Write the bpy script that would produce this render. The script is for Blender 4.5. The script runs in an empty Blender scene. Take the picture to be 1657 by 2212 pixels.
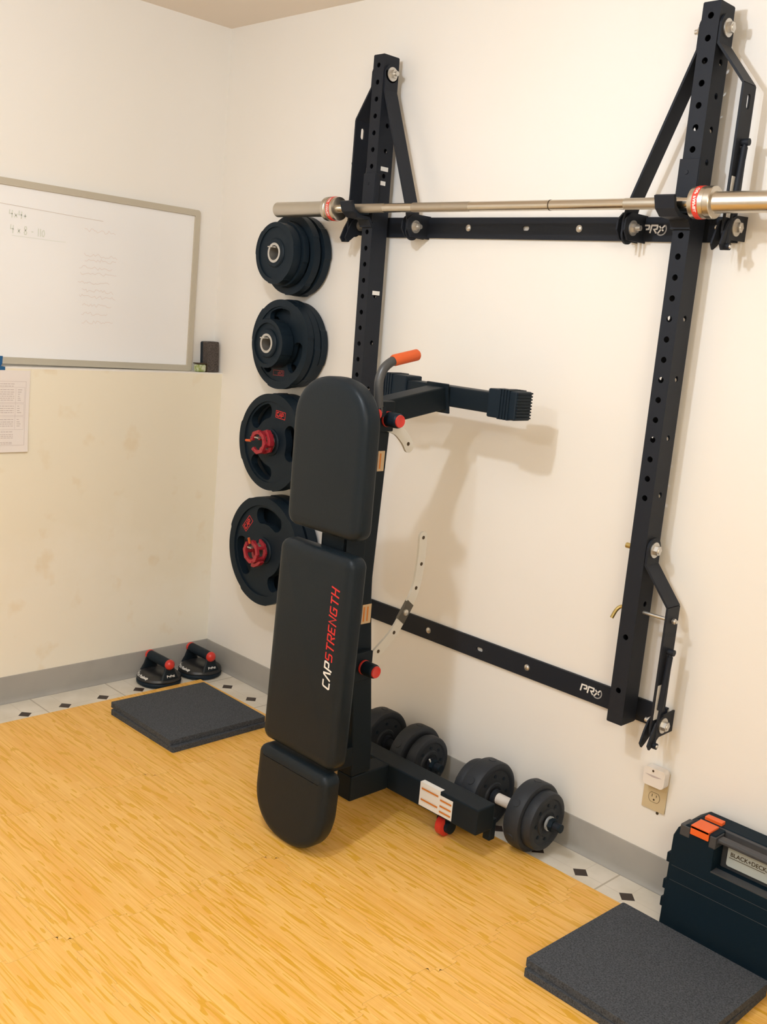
import bpy, bmesh, math, random
from mathutils import Vector, Matrix
from mathutils.geometry import tessellate_polygon

PI = math.pi
S = bpy.context.scene
COL = S.collection

# ---------------------------------------------------------------- camera
cam_d = bpy.data.cameras.new('camera')
cam = bpy.data.objects.new('camera', cam_d); COL.objects.link(cam)
cam.matrix_world = Matrix(((0.6971, -0.1949, 0.6900, 3.3826),
                           (0.7117, 0.0715, -0.6988, -2.4494),
                           (0.0869, 0.9782, 0.1886, 1.4936),
                           (0, 0, 0, 1)))
cam_d.sensor_fit = 'VERTICAL'; cam_d.sensor_height = 36.0
cam_d.lens = 2230.62 * 36.0 / 2212.0
cam_d.clip_start = 0.05
S.camera = cam

# ---------------------------------------------------------------- light, exposure
W = bpy.data.worlds.new('world'); S.world = W; W.use_nodes = True
W.node_tree.nodes['Background'].inputs[0].default_value = (1.0, 0.93, 0.82, 1)
W.node_tree.nodes['Background'].inputs[1].default_value = 0.25
S.view_settings.view_transform = 'Standard'
S.view_settings.look = 'None'
S.view_settings.gamma = 1.0
S.view_settings.use_curve_mapping = False
S.view_settings.exposure = 0.09

def lamp(name, loc, power, color, radius):
    d = bpy.data.lights.new(name, 'POINT'); d.energy = power; d.color = color; d.shadow_soft_size = radius
    o = bpy.data.objects.new(name, d); o.location = loc; COL.objects.link(o); return o
lamp('ceiling_bulb', (1.80, -1.60, 2.26), 33, (0.90, 1.0, 1.12), 0.035)
lamp('ceiling_bulb', (2.15, -3.10, 2.26), 32, (0.90, 1.0, 1.12), 0.045)
ad_ = bpy.data.lights.new('fill_light', 'AREA'); ad_.shape = 'RECTANGLE'; ad_.size = 1.6; ad_.size_y = 1.2; ad_.energy = 62; ad_.color = (1.0, 0.91, 0.74)  # added warm fill, no real fixture: brightens left wall and softens shadows
ao_ = bpy.data.objects.new('fill_light', ad_); ao_.location = (4.2, -2.9, 2.42); ao_.rotation_euler = (math.radians(8), math.radians(42), 0); COL.objects.link(ao_)

# ---------------------------------------------------------------- materials
def mat(name, color, rough=0.5, metal=0.0, spec=0.5):
    m = bpy.data.materials.new(name); m.use_nodes = True
    b = m.node_tree.nodes['Principled BSDF']
    b.inputs['Base Color'].default_value = (*color, 1)
    b.inputs['Roughness'].default_value = rough
    b.inputs['Metallic'].default_value = metal
    b.inputs['Specular IOR Level'].default_value = spec
    return m
def nodes(m): return m.node_tree.nodes, m.node_tree.links, m.node_tree.nodes['Principled BSDF']
def add_noise(m, scale, c1, c2, lo=0.4, hi=0.6, detail=4, stretch=(1, 1, 1), bump=0.0, bdist=0.001):
    n, l, b = nodes(m)
    tc = n.new('ShaderNodeTexCoord'); mp = n.new('ShaderNodeMapping'); mp.inputs['Scale'].default_value = stretch
    nz = n.new('ShaderNodeTexNoise'); nz.inputs['Scale'].default_value = scale; nz.inputs['Detail'].default_value = detail
    cr = n.new('ShaderNodeValToRGB')
    cr.color_ramp.elements[0].position = lo; cr.color_ramp.elements[0].color = (*c1, 1)
    cr.color_ramp.elements[1].position = hi; cr.color_ramp.elements[1].color = (*c2, 1)
    l.new(tc.outputs['Object'], mp.inputs[0]); l.new(mp.outputs[0], nz.inputs['Vector'])
    l.new(nz.outputs['Fac'], cr.inputs[0]); l.new(cr.outputs[0], b.inputs['Base Color'])
    if bump:
        bp = n.new('ShaderNodeBump'); bp.inputs['Strength'].default_value = bump; bp.inputs['Distance'].default_value = bdist
        l.new(nz.outputs['Fac'], bp.inputs['Height']); l.new(bp.outputs[0], b.inputs['Normal'])
    return m
def bumpy(m, scale, strength, dist=0.001):
    n, l, b = nodes(m)
    tc = n.new('ShaderNodeTexCoord'); nz = n.new('ShaderNodeTexNoise'); nz.inputs['Scale'].default_value = scale
    bp = n.new('ShaderNodeBump'); bp.inputs['Strength'].default_value = strength; bp.inputs['Distance'].default_value = dist
    l.new(tc.outputs['Object'], nz.inputs['Vector']); l.new(nz.outputs['Fac'], bp.inputs['Height']); l.new(bp.outputs[0], b.inputs['Normal'])
    return m

M = {}
WALL = (0.86, 0.825, 0.77)
M['wall'] = bumpy(add_noise(mat('wall_paint', WALL, 0.65), 1.3, (0.855, 0.82, 0.76), (0.865, 0.83, 0.78)), 60, 0.08, 0.001)
M['ceiling'] = bumpy(mat('ceiling_paint', (0.85, 0.77, 0.68), 0.9), 80, 0.1)
M['base'] = add_noise(mat('vinyl_baseboard', (0.36, 0.34, 0.31), 0.45), 5, (0.34, 0.325, 0.295), (0.38, 0.36, 0.325))
M['powder'] = bumpy(mat('black_powder_coat', (0.017, 0.020, 0.027), 0.5, 0, 0.18), 700, 0.25, 0.0006)
M['blackframe'] = bumpy(mat('bench_black_paint', (0.010, 0.016, 0.022), 0.45, 0, 0.13), 500, 0.12, 0.0005)
M['grayend'] = mat('tube_edge_paint', (0.10, 0.10, 0.10), 0.5)
M['vinyl'] = bumpy(mat('black_vinyl', (0.0095, 0.0150, 0.0200), 0.38, 0, 0.20), 420, 0.35, 0.0008)
M['rubber'] = bumpy(mat('black_rubber', (0.009, 0.017, 0.026), 0.5, 0, 0.18), 300, 0.15, 0.0008)
M['dbplastic'] = bumpy(mat('dark_grey_vinyl_plate', (0.026, 0.030, 0.037), 0.5, 0, 0.25), 260, 0.3, 0.001)
M['foam'] = bumpy(add_noise(mat('charcoal_foam', (0.06, 0.06, 0.062), 0.85), 260, (0.022, 0.027, 0.036), (0.072, 0.080, 0.093), 0.35, 0.65), 260, 0.6, 0.0015)
M['steel'] = mat('zinc_steel', (0.62, 0.60, 0.56), 0.35, 0.85)
M['chrome'] = mat('brushed_chrome', (0.63, 0.58, 0.50), 0.22, 1.0)
M['chromes'] = mat('sleeve_chrome', (0.60, 0.55, 0.47), 0.30, 1.0)
M['knurl'] = bumpy(mat('knurled_steel', (0.50, 0.45, 0.37), 0.42, 0.9), 1500, 0.5, 0.0004)
M['brass'] = mat('yellow_zinc', (0.55, 0.42, 0.16), 0.35, 0.9)
M['silverplate'] = mat('silver_painted_steel', (0.70, 0.68, 0.62), 0.4, 0.15)
M['darksteel'] = mat('dark_steel', (0.12, 0.11, 0.09), 0.35, 0.6)
M['red'] = mat('red_plastic', (0.60, 0.035, 0.025), 0.32)
M['redclamp'] = mat('clamp_red_plastic', (0.36, 0.022, 0.035), 0.38)
M['redring'] = mat('red_band', (0.75, 0.05, 0.03), 0.4)
M['orange'] = mat('orange_grip', (0.62, 0.10, 0.02), 0.5)
M['orangelatch'] = mat('orange_latch', (0.85, 0.13, 0.02), 0.4)
M['white'] = mat('white_plastic', (0.80, 0.74, 0.68), 0.4)
M['ivory'] = mat('ivory_plate', (0.62, 0.50, 0.31), 0.4)
M['darkslot'] = mat('dark_slot', (0.05, 0.03, 0.01), 0.7)
M['board'] = mat('whiteboard_enamel', (0.88, 0.87, 0.86), 0.16)
M['boardframe'] = mat('whiteboard_aluminium', (0.55, 0.50, 0.40), 0.42, 0.25)
M['paper'] = mat('paper', (0.80, 0.74, 0.70), 0.8)
M['tape'] = mat('painters_tape', (0.01, 0.10, 0.25), 0.7)
M['eraser'] = bumpy(add_noise(mat('eraser_felt', (0.07, 0.055, 0.045), 0.95), 300, (0.05, 0.04, 0.035), (0.11, 0.09, 0.08)), 500, 0.6)
M['green'] = add_noise(mat('green_packet', (0.35, 0.42, 0.15), 0.4), 90, (0.55, 0.58, 0.42), (0.28, 0.34, 0.08))
M['inkgreen'] = mat('faded_green_ink', (0.66, 0.69, 0.60), 0.5)
M['inkred'] = mat('faded_red_ink', (0.76, 0.66, 0.60), 0.5)
M['inkbrown'] = mat('faded_line_ink', (0.62, 0.54, 0.47), 0.5)
M['print'] = mat('printed_grey', (0.52, 0.44, 0.42), 0.8)
M['labelwhite'] = mat('white_print', (0.82, 0.80, 0.76), 0.5)
M['labelgrey'] = mat('grey_print', (0.35, 0.35, 0.35), 0.5)
M['stickerback'] = mat('sticker_paper', (0.80, 0.72, 0.60), 0.6)
M['stickertan'] = mat('sticker_tan', (0.62, 0.45, 0.26), 0.6)
M['stickerorange'] = mat('sticker_orange', (0.60, 0.20, 0.03), 0.6)
M['redprint'] = mat('red_print', (0.62, 0.02, 0.02), 0.5)
M['redrubber'] = mat('dull_red_print', (0.22, 0.015, 0.015), 0.5)
M['case'] = bumpy(mat('tool_case_plastic', (0.004, 0.014, 0.024), 0.6, 0, 0.15), 300, 0.4, 0.0008)
M['casegrey'] = mat('tool_case_grey', (0.050, 0.052, 0.058), 0.5)
M['caselabel'] = mat('tool_case_label', (0.46, 0.50, 0.48), 0.4)

# lower left wall: old patched paint, lighter plaster blotches near the floor
m = mat('old_wall_paint', (0.72, 0.62, 0.44), 0.7); n, l, b = nodes(m)
tc = n.new('ShaderNodeTexCoord')
nz = n.new('ShaderNodeTexNoise'); nz.inputs['Scale'].default_value = 3.0; nz.inputs['Detail'].default_value = 5; nz.inputs['Roughness'].default_value = .6
sx = n.new('ShaderNodeSeparateXYZ')
mr = n.new('ShaderNodeMapRange'); mr.inputs['From Min'].default_value = 0.85; mr.inputs['From Max'].default_value = 0.25
ad = n.new('ShaderNodeMath'); ad.operation = 'MULTIPLY_ADD'; ad.inputs[1].default_value = 1.6; ad.inputs[2].default_value = -0.8
a2 = n.new('ShaderNodeMath'); a2.operation = 'ADD'
cr = n.new('ShaderNodeValToRGB')
cr.color_ramp.elements[0].position = 0.35; cr.color_ramp.elements[0].color = (0.85, 0.785, 0.635, 1)
cr.color_ramp.elements[1].position = 0.85; cr.color_ramp.elements[1].color = (0.88, 0.83, 0.71, 1)
l.new(tc.outputs['Object'], nz.inputs['Vector']); l.new(tc.outputs['Object'], sx.inputs[0]); l.new(sx.outputs['Z'], mr.inputs['Value'])
l.new(nz.outputs['Fac'], ad.inputs[0]); l.new(ad.outputs[0], a2.inputs[0]); l.new(mr.outputs[0], a2.inputs[1]); l.new(a2.outputs[0], cr.inputs[0])
nz2 = n.new('ShaderNodeTexNoise'); nz2.inputs['Scale'].default_value = 9.0; nz2.inputs['Detail'].default_value = 3
cr2 = n.new('ShaderNodeValToRGB')
cr2.color_ramp.elements[0].position = 0.60; cr2.color_ramp.elements[0].color = (1, 1, 1, 1)
cr2.color_ramp.elements[1].position = 0.72; cr2.color_ramp.elements[1].color = (0.955, 0.91, 0.84, 1)
mx = n.new('ShaderNodeMix'); mx.data_type = 'RGBA'; mx.blend_type = 'MULTIPLY'; mx.inputs[0].default_value = 1.0
l.new(tc.outputs['Object'], nz2.inputs['Vector']); l.new(nz2.outputs['Fac'], cr2.inputs[0])
l.new(cr.outputs[0], mx.inputs[6]); l.new(cr2.outputs[0], mx.inputs[7]); l.new(mx.outputs[2], b.inputs['Base Color'])
M['oldwall'] = m

# vinyl floor: white octagon tiles with small dark diamonds on a 6 inch grid
m = mat('vinyl_tile', (0.75, 0.70, 0.60), 0.35); n, l, b = nodes(m)
tc = n.new('ShaderNodeTexCoord'); sx = n.new('ShaderNodeSeparateXYZ'); l.new(tc.outputs['Object'], sx.inputs[0])
def mth(op, a, bb=None, c=None):
    x = n.new('ShaderNodeMath'); x.operation = op
    for i, v in enumerate((a, bb, c)):
        if v is None: continue
        if isinstance(v, (int, float)): x.inputs[i].default_value = v
        else: l.new(v, x.inputs[i])
    return x.outputs[0]
def cell(o, off, per):   # distance to nearest grid line, metres
    f = mth('FRACT', mth('DIVIDE', mth('SUBTRACT', o, off), per))
    return mth('MULTIPLY', mth('MINIMUM', f, mth('SUBTRACT', 1.0, f)), per)
P6 = 0.1525
dx = cell(sx.outputs['X'], 0.13, P6); dy = cell(sx.outputs['Y'], -0.094, P6)
dia = mth('LESS_THAN', mth('ADD', dx, dy), 0.0255)
thin = mth('LESS_THAN', mth('MINIMUM', dx, dy), 0.0011)
gx = cell(sx.outputs['X'], 0.13 + P6 * 12.5, P6 * 2); gy = cell(sx.outputs['Y'], -0.094 - P6 * 0.5, P6 * 2)
thick = mth('LESS_THAN', mth('MINIMUM', gx, gy), 0.0028)
nz = n.new('ShaderNodeTexNoise'); nz.inputs['Scale'].default_value = 9; nz.inputs['Detail'].default_value = 6
cr = n.new('ShaderNodeValToRGB')
cr.color_ramp.elements[0].position = .35; cr.color_ramp.elements[0].color = (0.70, 0.64, 0.53, 1)
cr.color_ramp.elements[1].position = .62; cr.color_ramp.elements[1].color = (0.79, 0.73, 0.63, 1)
l.new(tc.outputs['Object'], nz.inputs['Vector']); l.new(nz.outputs['Fac'], cr.inputs[0])
def mixc(fac, a, col):
    x = n.new('ShaderNodeMix'); x.data_type = 'RGBA'; l.new(fac, x.inputs[0]); l.new(a, x.inputs[6]); x.inputs[7].default_value = (*col, 1); return x.outputs[2]
c = mixc(thin, cr.outputs[0], (0.64, 0.58, 0.48)); c = mixc(thick, c, (0.50, 0.44, 0.34)); c = mixc(dia, c, (0.045, 0.03, 0.025))
l.new(c, b.inputs['Base Color'])
M['vinyltile'] = m

# bamboo print on the foam puzzle tiles: strips along x with darker nodes
m = mat('bamboo_print_foam', (0.85, 0.5, 0.15), 0.42); n, l, b = nodes(m)
tc = n.new('ShaderNodeTexCoord')
oi = n.new('ShaderNodeObjectInfo')
vo = n.new('ShaderNodeVectorMath'); vo.operation = 'SCALE'; vo.inputs[0].default_value = (7.3, 3.1, 0); l.new(oi.outputs['Random'], vo.inputs['Scale'])
va = n.new('ShaderNodeVectorMath'); va.operation = 'ADD'; l.new(tc.outputs['Object'], va.inputs[0]); l.new(vo.outputs[0], va.inputs[1])
sx = n.new('ShaderNodeSeparateXYZ'); l.new(va.outputs[0], sx.inputs[0])
row = mth('FLOOR', mth('DIVIDE', sx.outputs['Y'], 0.0105))
wn = n.new('ShaderNodeTexWhiteNoise'); wn.noise_dimensions = '1D'; l.new(row, wn.inputs['W'])
xo = mth('ADD', sx.outputs['X'], mth('MULTIPLY', wn.outputs['Value'], 3.7))
# strip tone: piecewise along the strip
seg = mth('FLOOR', mth('DIVIDE', xo, 0.23))
cv = n.new('ShaderNodeCombineXYZ'); l.new(row, cv.inputs[0]); l.new(seg, cv.inputs[1])
wn2 = n.new('ShaderNodeTexWhiteNoise'); wn2.noise_dimensions = '2D'; l.new(cv.outputs[0], wn2.inputs['Vector'])
def stretched(sc, ysc, detail=3, seedz=0.0):
    mp = n.new('ShaderNodeMapping'); mp.inputs['Scale'].default_value = (sc, ysc, 1); mp.inputs['Location'].default_value = (0, 0, seedz)
    x = n.new('ShaderNodeTexNoise'); x.inputs['Scale'].default_value = 1.0; x.inputs['Detail'].default_value = detail
    l.new(va.outputs[0], mp.inputs[0]); l.new(mp.outputs[0], x.inputs['Vector']); return x.outputs['Fac']
fine = stretched(5.0, 190.0, 4, 1.3)
cr = n.new('ShaderNodeValToRGB'); e = cr.color_ramp.elements
e[0].position = 0.0; e[0].color = (0.80, 0.42, 0.088, 1)
e[1].position = 1.0; e[1].color = (0.90, 0.54, 0.155, 1)
l.new(mth('MULTIPLY_ADD', wn2.outputs['Value'], 0.55, mth('MULTIPLY_ADD', fine, 1.5, -0.5)), cr.inputs[0])
# dark streaks and short node dashes
streak = stretched(3.0, 130.0, 2, 5.1)
ms = n.new('ShaderNodeMapRange'); ms.inputs['From Min'].default_value = 0.55; ms.inputs['From Max'].default_value = 0.64; l.new(streak, ms.inputs['Value'])
node = stretched(15.0, 112.0, 0, 9.7)
mn = n.new('ShaderNodeMapRange'); mn.inputs['From Min'].default_value = 0.655; mn.inputs['From Max'].default_value = 0.69; l.new(node, mn.inputs['Value'])
mxs = mth('MAXIMUM', mth('MULTIPLY', ms.outputs[0], 0.70), mth('MULTIPLY', mn.outputs[0], 0.8))
broad = stretched(2.2, 9.0, 2, 2.2)
mb = n.new('ShaderNodeMapRange'); mb.inputs['From Min'].default_value = 0.5; mb.inputs['From Max'].default_value = 0.75; l.new(broad, mb.inputs['Value'])
c = mixc(mth('MULTIPLY', mb.outputs[0], 0.55), cr.outputs[0], (0.80, 0.38, 0.06))
c = mixc(mxs, c, (0.70, 0.36, 0.016))
l.new(c, b.inputs['Base Color'])
M['bamboo'] = m
M['foamcore'] = mat('tan_foam_edge', (0.60, 0.42, 0.22), 0.8)

# ---------------------------------------------------------------- helpers
ORG = {}
def tag(o, label=None, cat=None, group=None, kind=None):
    if label: o['label'] = label
    if cat: o['category'] = cat
    if group: o['group'] = group
    if kind: o['kind'] = kind
    return o
def empty(name, loc, label, cat, group=None):
    o = bpy.data.objects.new(name, None); o.location = loc; o.empty_display_size = 0.05
    COL.objects.link(o); ORG[o.name] = Vector(loc); return tag(o, label, cat, group)
def mk(name, bm, m, parent=None, smooth=True, bevel=0.0, origin=None, angle=0.6):
    org = ORG[parent.name] if parent is not None else Vector(origin or (0, 0, 0))
    bmesh.ops.recalc_face_normals(bm, faces=bm.faces)
    bmesh.ops.translate(bm, verts=bm.verts, vec=-org)
    for f in bm.faces: f.smooth = smooth
    for e in bm.edges:
        e.smooth = len(e.link_faces) == 2 and e.calc_face_angle(0) < angle
    me = bpy.data.meshes.new(name); bm.to_mesh(me); bm.free()
    o = bpy.data.objects.new(name, me); COL.objects.link(o)
    ml = m if isinstance(m, (list, tuple)) else [m]
    for x in ml: me.materials.append(x)
    if parent is not None: o.parent = parent; ORG[o.name] = org
    else: o.location = org; ORG[o.name] = org
    if bevel:
        bv = o.modifiers.new('bevel', 'BEVEL'); bv.width = bevel; bv.segments = 2; bv.limit_method = 'ANGLE'; bv.angle_limit = 0.6
        bv.harden_normals = False
    return o
def B(): return bmesh.new()
def box(bm, x0, x1, y0, y1, z0, z1):
    v = [bm.verts.new((x, y, z)) for x in (x0, x1) for y in (y0, y1) for z in (z0, z1)]
    for f in ((0, 1, 3, 2), (4, 6, 7, 5), (0, 4, 5, 1), (2, 3, 7, 6), (0, 2, 6, 4), (1, 5, 7, 3)):
        bm.faces.new([v[i] for i in f])
    return bm
def frame_for(d):
    d = Vector(d).normalized()
    u = d.cross(Vector((0, 0, 1)))
    if u.length < 1e-3: u = Vector((1, 0, 0))
    u.normalize(); return u, d.cross(u).normalized()
def cyl(bm, p0, p1, r, r2=None, seg=24, caps=True):
    p0 = Vector(p0); p1 = Vector(p1); u, v = frame_for(p1 - p0); r2 = r if r2 is None else r2
    a = []; c = []
    for i in range(seg):
        t = 2 * PI * i / seg; d = u * math.cos(t) + v * math.sin(t)
        a.append(bm.verts.new(p0 + d * r)); c.append(bm.verts.new(p1 + d * r2))
    for i in range(seg): bm.faces.new((a[i], a[(i + 1) % seg], c[(i + 1) % seg], c[i]))
    if caps: bm.faces.new(a[::-1]); bm.faces.new(c)
    return bm
def hexnut(bm, p0, p1, r): return cyl(bm, p0, p1, r, seg=6)
def lathe(bm, prof, origin, axis, seg=48, closed=False):
    """prof: list of (radius, distance along axis); closed=True joins last to first (a ring)."""
    o = Vector(origin); ax = Vector(axis).normalized(); u, v = frame_for(ax)
    rings = []
    for r, h in prof:
        if r < 1e-6: rings.append([bm.verts.new(o + ax * h)])
        else: rings.append([bm.verts.new(o + ax * h + (u * math.cos(2 * PI * i / seg) + v * math.sin(2 * PI * i / seg)) * r) for i in range(seg)])
    n_ = len(rings)
    for k in range(n_ if closed else n_ - 1):
        A = rings[k]; Bn = rings[(k + 1) % n_]
        if len(A) == 1 and len(Bn) == 1: continue
        for i in range(seg):
            j = (i + 1) % seg
            if len(A) == 1: bm.faces.new((A[0], Bn[j], Bn[i]))
            elif len(Bn) == 1: bm.faces.new((A[i], A[j], Bn[0]))
            else: bm.faces.new((A[i], A[j], Bn[j], Bn[i]))
    return bm
def tube(bm, pts, r, seg=16, caps=True):
    pts = [Vector(p) for p in pts]; rings = []
    u = None
    for i, p in enumerate(pts):
        d = (pts[min(i + 1, len(pts) - 1)] - pts[max(i - 1, 0)]).normalized()
        if u is None: u, v = frame_for(d)
        else:
            u = (u - d * u.dot(d)).normalized(); v = d.cross(u)
        rr = r[i] if isinstance(r, (list, tuple)) else r
        rings.append([bm.verts.new(p + (u * math.cos(2 * PI * k / seg) + v * math.sin(2 * PI * k / seg)) * rr) for k in range(seg)])
    for a, c in zip(rings, rings[1:]):
        for k in range(seg): bm.faces.new((a[k], a[(k + 1) % seg], c[(k + 1) % seg], c[k]))
    if caps: bm.faces.new(rings[0][::-1]); bm.faces.new(rings[-1])
    return bm
def smooth_path(pts, n_=8):
    pts = [Vector(p) for p in pts]; out = []
    for i in range(len(pts) - 1):
        p0 = pts[max(i - 1, 0)]; p1 = pts[i]; p2 = pts[i + 1]; p3 = pts[min(i + 2, len(pts) - 1)]
        for k in range(n_):
            t = k / n_
            out.append(0.5 * ((2 * p1) + (p2 - p0) * t + (2 * p0 - 5 * p1 + 4 * p2 - p3) * t * t + (3 * p1 - p0 - 3 * p2 + p3) * t ** 3))
    out.append(pts[-1]); return out
def sweep(bm, pts, w, wid, thk):
    """rectangular bar along pts; w = constant unit width direction, thickness perpendicular."""
    pts = [Vector(p) for p in pts]; w = Vector(w).normalized(); rings = []
    for i, p in enumerate(pts):
        d0 = (pts[i] - pts[i - 1]).normalized() if i > 0 else (pts[1] - pts[0]).normalized()
        d1 = (pts[i + 1] - pts[i]).normalized() if i < len(pts) - 1 else d0
        n0 = d0.cross(w).normalized(); n1 = d1.cross(w).normalized(); nn = (n0 + n1).normalized()
        k = 1.0 / max(0.3, nn.dot(n0))
        rings.append([bm.verts.new(p + w * (a * wid / 2) + nn * (b_ * thk / 2 * k)) for a, b_ in ((-1, -1), (1, -1), (1, 1), (-1, 1))])
    for a, c in zip(rings, rings[1:]):
        for k in range(4): bm.faces.new((a[k], a[(k + 1) % 4], c[(k + 1) % 4], c[k]))
    bm.faces.new(rings[0][::-1]); bm.faces.new(rings[-1]); return bm
def plate2d(bm, loops, fn, w0, w1):
    """flat plate with holes. loops: [outer, hole, ...] in 2D; fn(u,v,w)->3D."""
    tris = tessellate_polygon([[Vector((u, v, 0)) for u, v in lp] for lp in loops])
    flat = [q for lp in loops for q in lp]
    A = [bm.verts.new(fn(u, v, w0)) for u, v in flat]; C = [bm.verts.new(fn(u, v, w1)) for u, v in flat]
    for t in tris:
        try: bm.faces.new([A[i] for i in t]); bm.faces.new([C[i] for i in reversed(t)])
        except ValueError: pass
    k = 0
    for lp in loops:
        m_ = len(lp)
        for i in range(m_):
            j = (i + 1) % m_
            bm.faces.new((A[k + i], A[k + j], C[k + j], C[k + i]))
        k += m_
    return bm
def circle(cx, cy, r, n_=20, ph=0.0): return [(cx + r * math.cos(ph + 2 * PI * i / n_), cy + r * math.sin(ph + 2 * PI * i / n_)) for i in range(n_)]
def rrect(x0, x1, y0, y1, r, n_=6):
    out = []
    for cx, cy, a in ((x1 - r, y1 - r, 0), (x0 + r, y1 - r, 90), (x0 + r, y0 + r, 180), (x1 - r, y0 + r, 270)):
        for i in range(n_ + 1):
            t = math.radians(a + 90 * i / n_); out.append((cx + r * math.cos(t), cy + r * math.sin(t)))
    return out
def slot(cx, cy, r, hl, vertical=True, n_=8):
    out = []
    for s_, a in ((1, 0), (-1, 180)):
        for i in range(n_ + 1):
            t = math.radians(a + 180 * i / n_)
            x, y = r * math.cos(t), s_ * hl + r * math.sin(t)
            out.append((cx + x, cy + y) if vertical else (cx + y, cy + x))
    return out
def offset_loop(lp, d):
    out = []; n_ = len(lp)
    for i in range(n_):
        a = Vector(lp[i - 1]); c = Vector(lp[(i + 1) % n_]); t = (c - a)
        if t.length < 1e-9: out.append(lp[i]); continue
        t.normalize(); out.append((lp[i][0] - t.y * d, lp[i][1] + t.x * d))
    return out
def pad(bm, outline, fn, thk, prof):
    """upholstered slab: outline CCW, prof list of (inset, depth)."""
    rings = []
    for ins, w in prof:
        rings.append([bm.verts.new(fn(u, v, w)) for u, v in offset_loop(outline, ins)])
    n_ = len(outline)
    for a, c in zip(rings, rings[1:]):
        for i in range(n_): bm.faces.new((a[i], a[(i + 1) % n_], c[(i + 1) % n_], c[i]))
    bm.faces.new(rings[0]); bm.faces.new(rings[-1]); return bm

# stroke lettering: each glyph = polylines in a 1-high box, third item is advance
GL = {
 'C': ([[(.62, .88), (.12, .88), (.04, .8), (.04, .2), (.12, .12), (.62, .12)]], .74),
 'Y': ([[(0, .5), (1, .5)]], 1.0),
 'V': ([[(.0, .08), (.30, .9), (.40, .9), (.68, .08)]], .76),
 'A': ([[(.02, 0), (.34, .92), (.66, 0)], [(.16, .35), (.52, .35)]], .74),
 'P': ([[(.05, 0), (.05, .88), (.58, .88), (.62, .82), (.62, .45), (.56, .4), (.2, .4)]], .72),
 'S': ([[(.62, .88), (.1, .88), (.05, .8), (.05, .55), (.12, .5), (.55, .5), (.62, .44), (.62, .2), (.55, .12), (.03, .12)]], .74),
 'T': ([[(0, .88), (.68, .88)], [(.34, .88), (.34, 0)]], .74),
 'R': ([[(.05, 0), (.05, .88), (.58, .88), (.62, .82), (.62, .5), (.56, .44), (.2, .44)], [(.34, .44), (.64, 0)]], .74),
 'E': ([[(.6, .88), (.05, .88), (.05, .12), (.6, .12)], [(.05, .5), (.5, .5)]], .70),
 'N': ([[(.05, 0), (.05, .92), (.62, .08), (.62, 1)]], .76),
 'G': ([[(.62, .88), (.12, .88), (.05, .8), (.05, .2), (.12, .12), (.62, .12), (.62, .5), (.35, .5)]], .76),
 'H': ([[(.05, 0), (.05, 1)], [(.62, 0), (.62, 1)], [(.05, .5), (.62, .5)]], .76),
 'r': ([[(.05, 0), (.05, .85), (.68, .85), (.74, .78), (.74, .45), (.4, .4)]], .95),
 'q': ([[(.05, 0), (.05, .85), (.72, .85), (.76, .78), (.76, .45), (.42, .4), (.8, 0)]], .98),
 'o': ([[(.15, .0), (.55, -.05), (.85, .2), (.95, .55)], [(.15, .15), (.35, .35), (.45, .5), (.75, .75)], [(.35, .7), (.45, .5), (.7, .4)]], 1.0),
 'x': ([[(.08, .1), (.5, .6)], [(.1, .6), (.48, .1)]], .62),
 '4': ([[(.12, 1), (.08, .5), (.55, .5)], [(.52, .95), (.45, 0)]], .72),
 '+': ([[(.05, .4), (.5, .42)], [(.28, .15), (.28, .68)]], .6),
 '8': ([[(.35, .5), (.12, .7), (.2, .95), (.45, .95), (.52, .72), (.3, .5), (.08, .25), (.2, .02), (.45, .05), (.55, .28), (.35, .5)]], .75),
 '-': ([[(.1, .45), (.45, .45)]], .62),
 '1': ([[(.2, .95), (.2, 0)]], .38),
 '0': ([[(.3, .8), (.08, .55), (.12, .12), (.4, .05), (.55, .4), (.42, .78), (.3, .8)]], .7),
 ' ': ([], .45),
}
def stroke(bm, pts, wid, fn, lift=0.0):
    n_ = len(pts); L = []; R = []
    for i in range(n_):
        p = Vector(pts[i])
        d0 = (p - Vector(pts[i - 1])).normalized() if i > 0 else (Vector(pts[1]) - p).normalized()
        d1 = (Vector(pts[i + 1]) - p).normalized() if i < n_ - 1 else d0
        n0 = Vector((-d0.y, d0.x)); n1 = Vector((-d1.y, d1.x)); nn = n0 + n1
        nn = nn.normalized() if nn.length > 1e-6 else n0
        k = min(1.6, 1 / max(.4, nn.dot(n0)))
        L.append(bm.verts.new(fn(*(p + nn * wid / 2 * k), lift))); R.append(bm.verts.new(fn(*(p - nn * wid / 2 * k), lift)))
    for i in range(n_ - 1): bm.faces.new((R[i], R[i + 1], L[i + 1], L[i]))
def letters(bm, text, h, fn, weight=.13, slant=0.0, u0=0.0, v0=0.0, wscale=1.0, gap=1.0):
    u = u0
    for ch in text:
        g, adv = GL[ch]
        for pl in g: stroke(bm, [(u + (x * wscale + slant * y) * h, v0 + y * h) for x, y in pl], weight * h, fn)
        u += adv * h * wscale * gap
    return u
def font_text(bm, text, size, fn, bold=0.0):
    cu = bpy.data.curves.new('t', 'FONT'); cu.body = text; cu.size = size; cu.offset = bold
    to = bpy.data.objects.new('t', cu); COL.objects.link(to)
    dg = bpy.context.evaluated_depsgraph_get(); me = bpy.data.meshes.new_from_object(to.evaluated_get(dg))
    vs = [bm.verts.new(fn(v.co.x, v.co.y, 0)) for v in me.vertices]
    for p in me.polygons:
        try: bm.faces.new([vs[i] for i in p.vertices])
        except ValueError: pass
    bpy.data.objects.remove(to); bpy.data.meshes.remove(me); return bm

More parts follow.
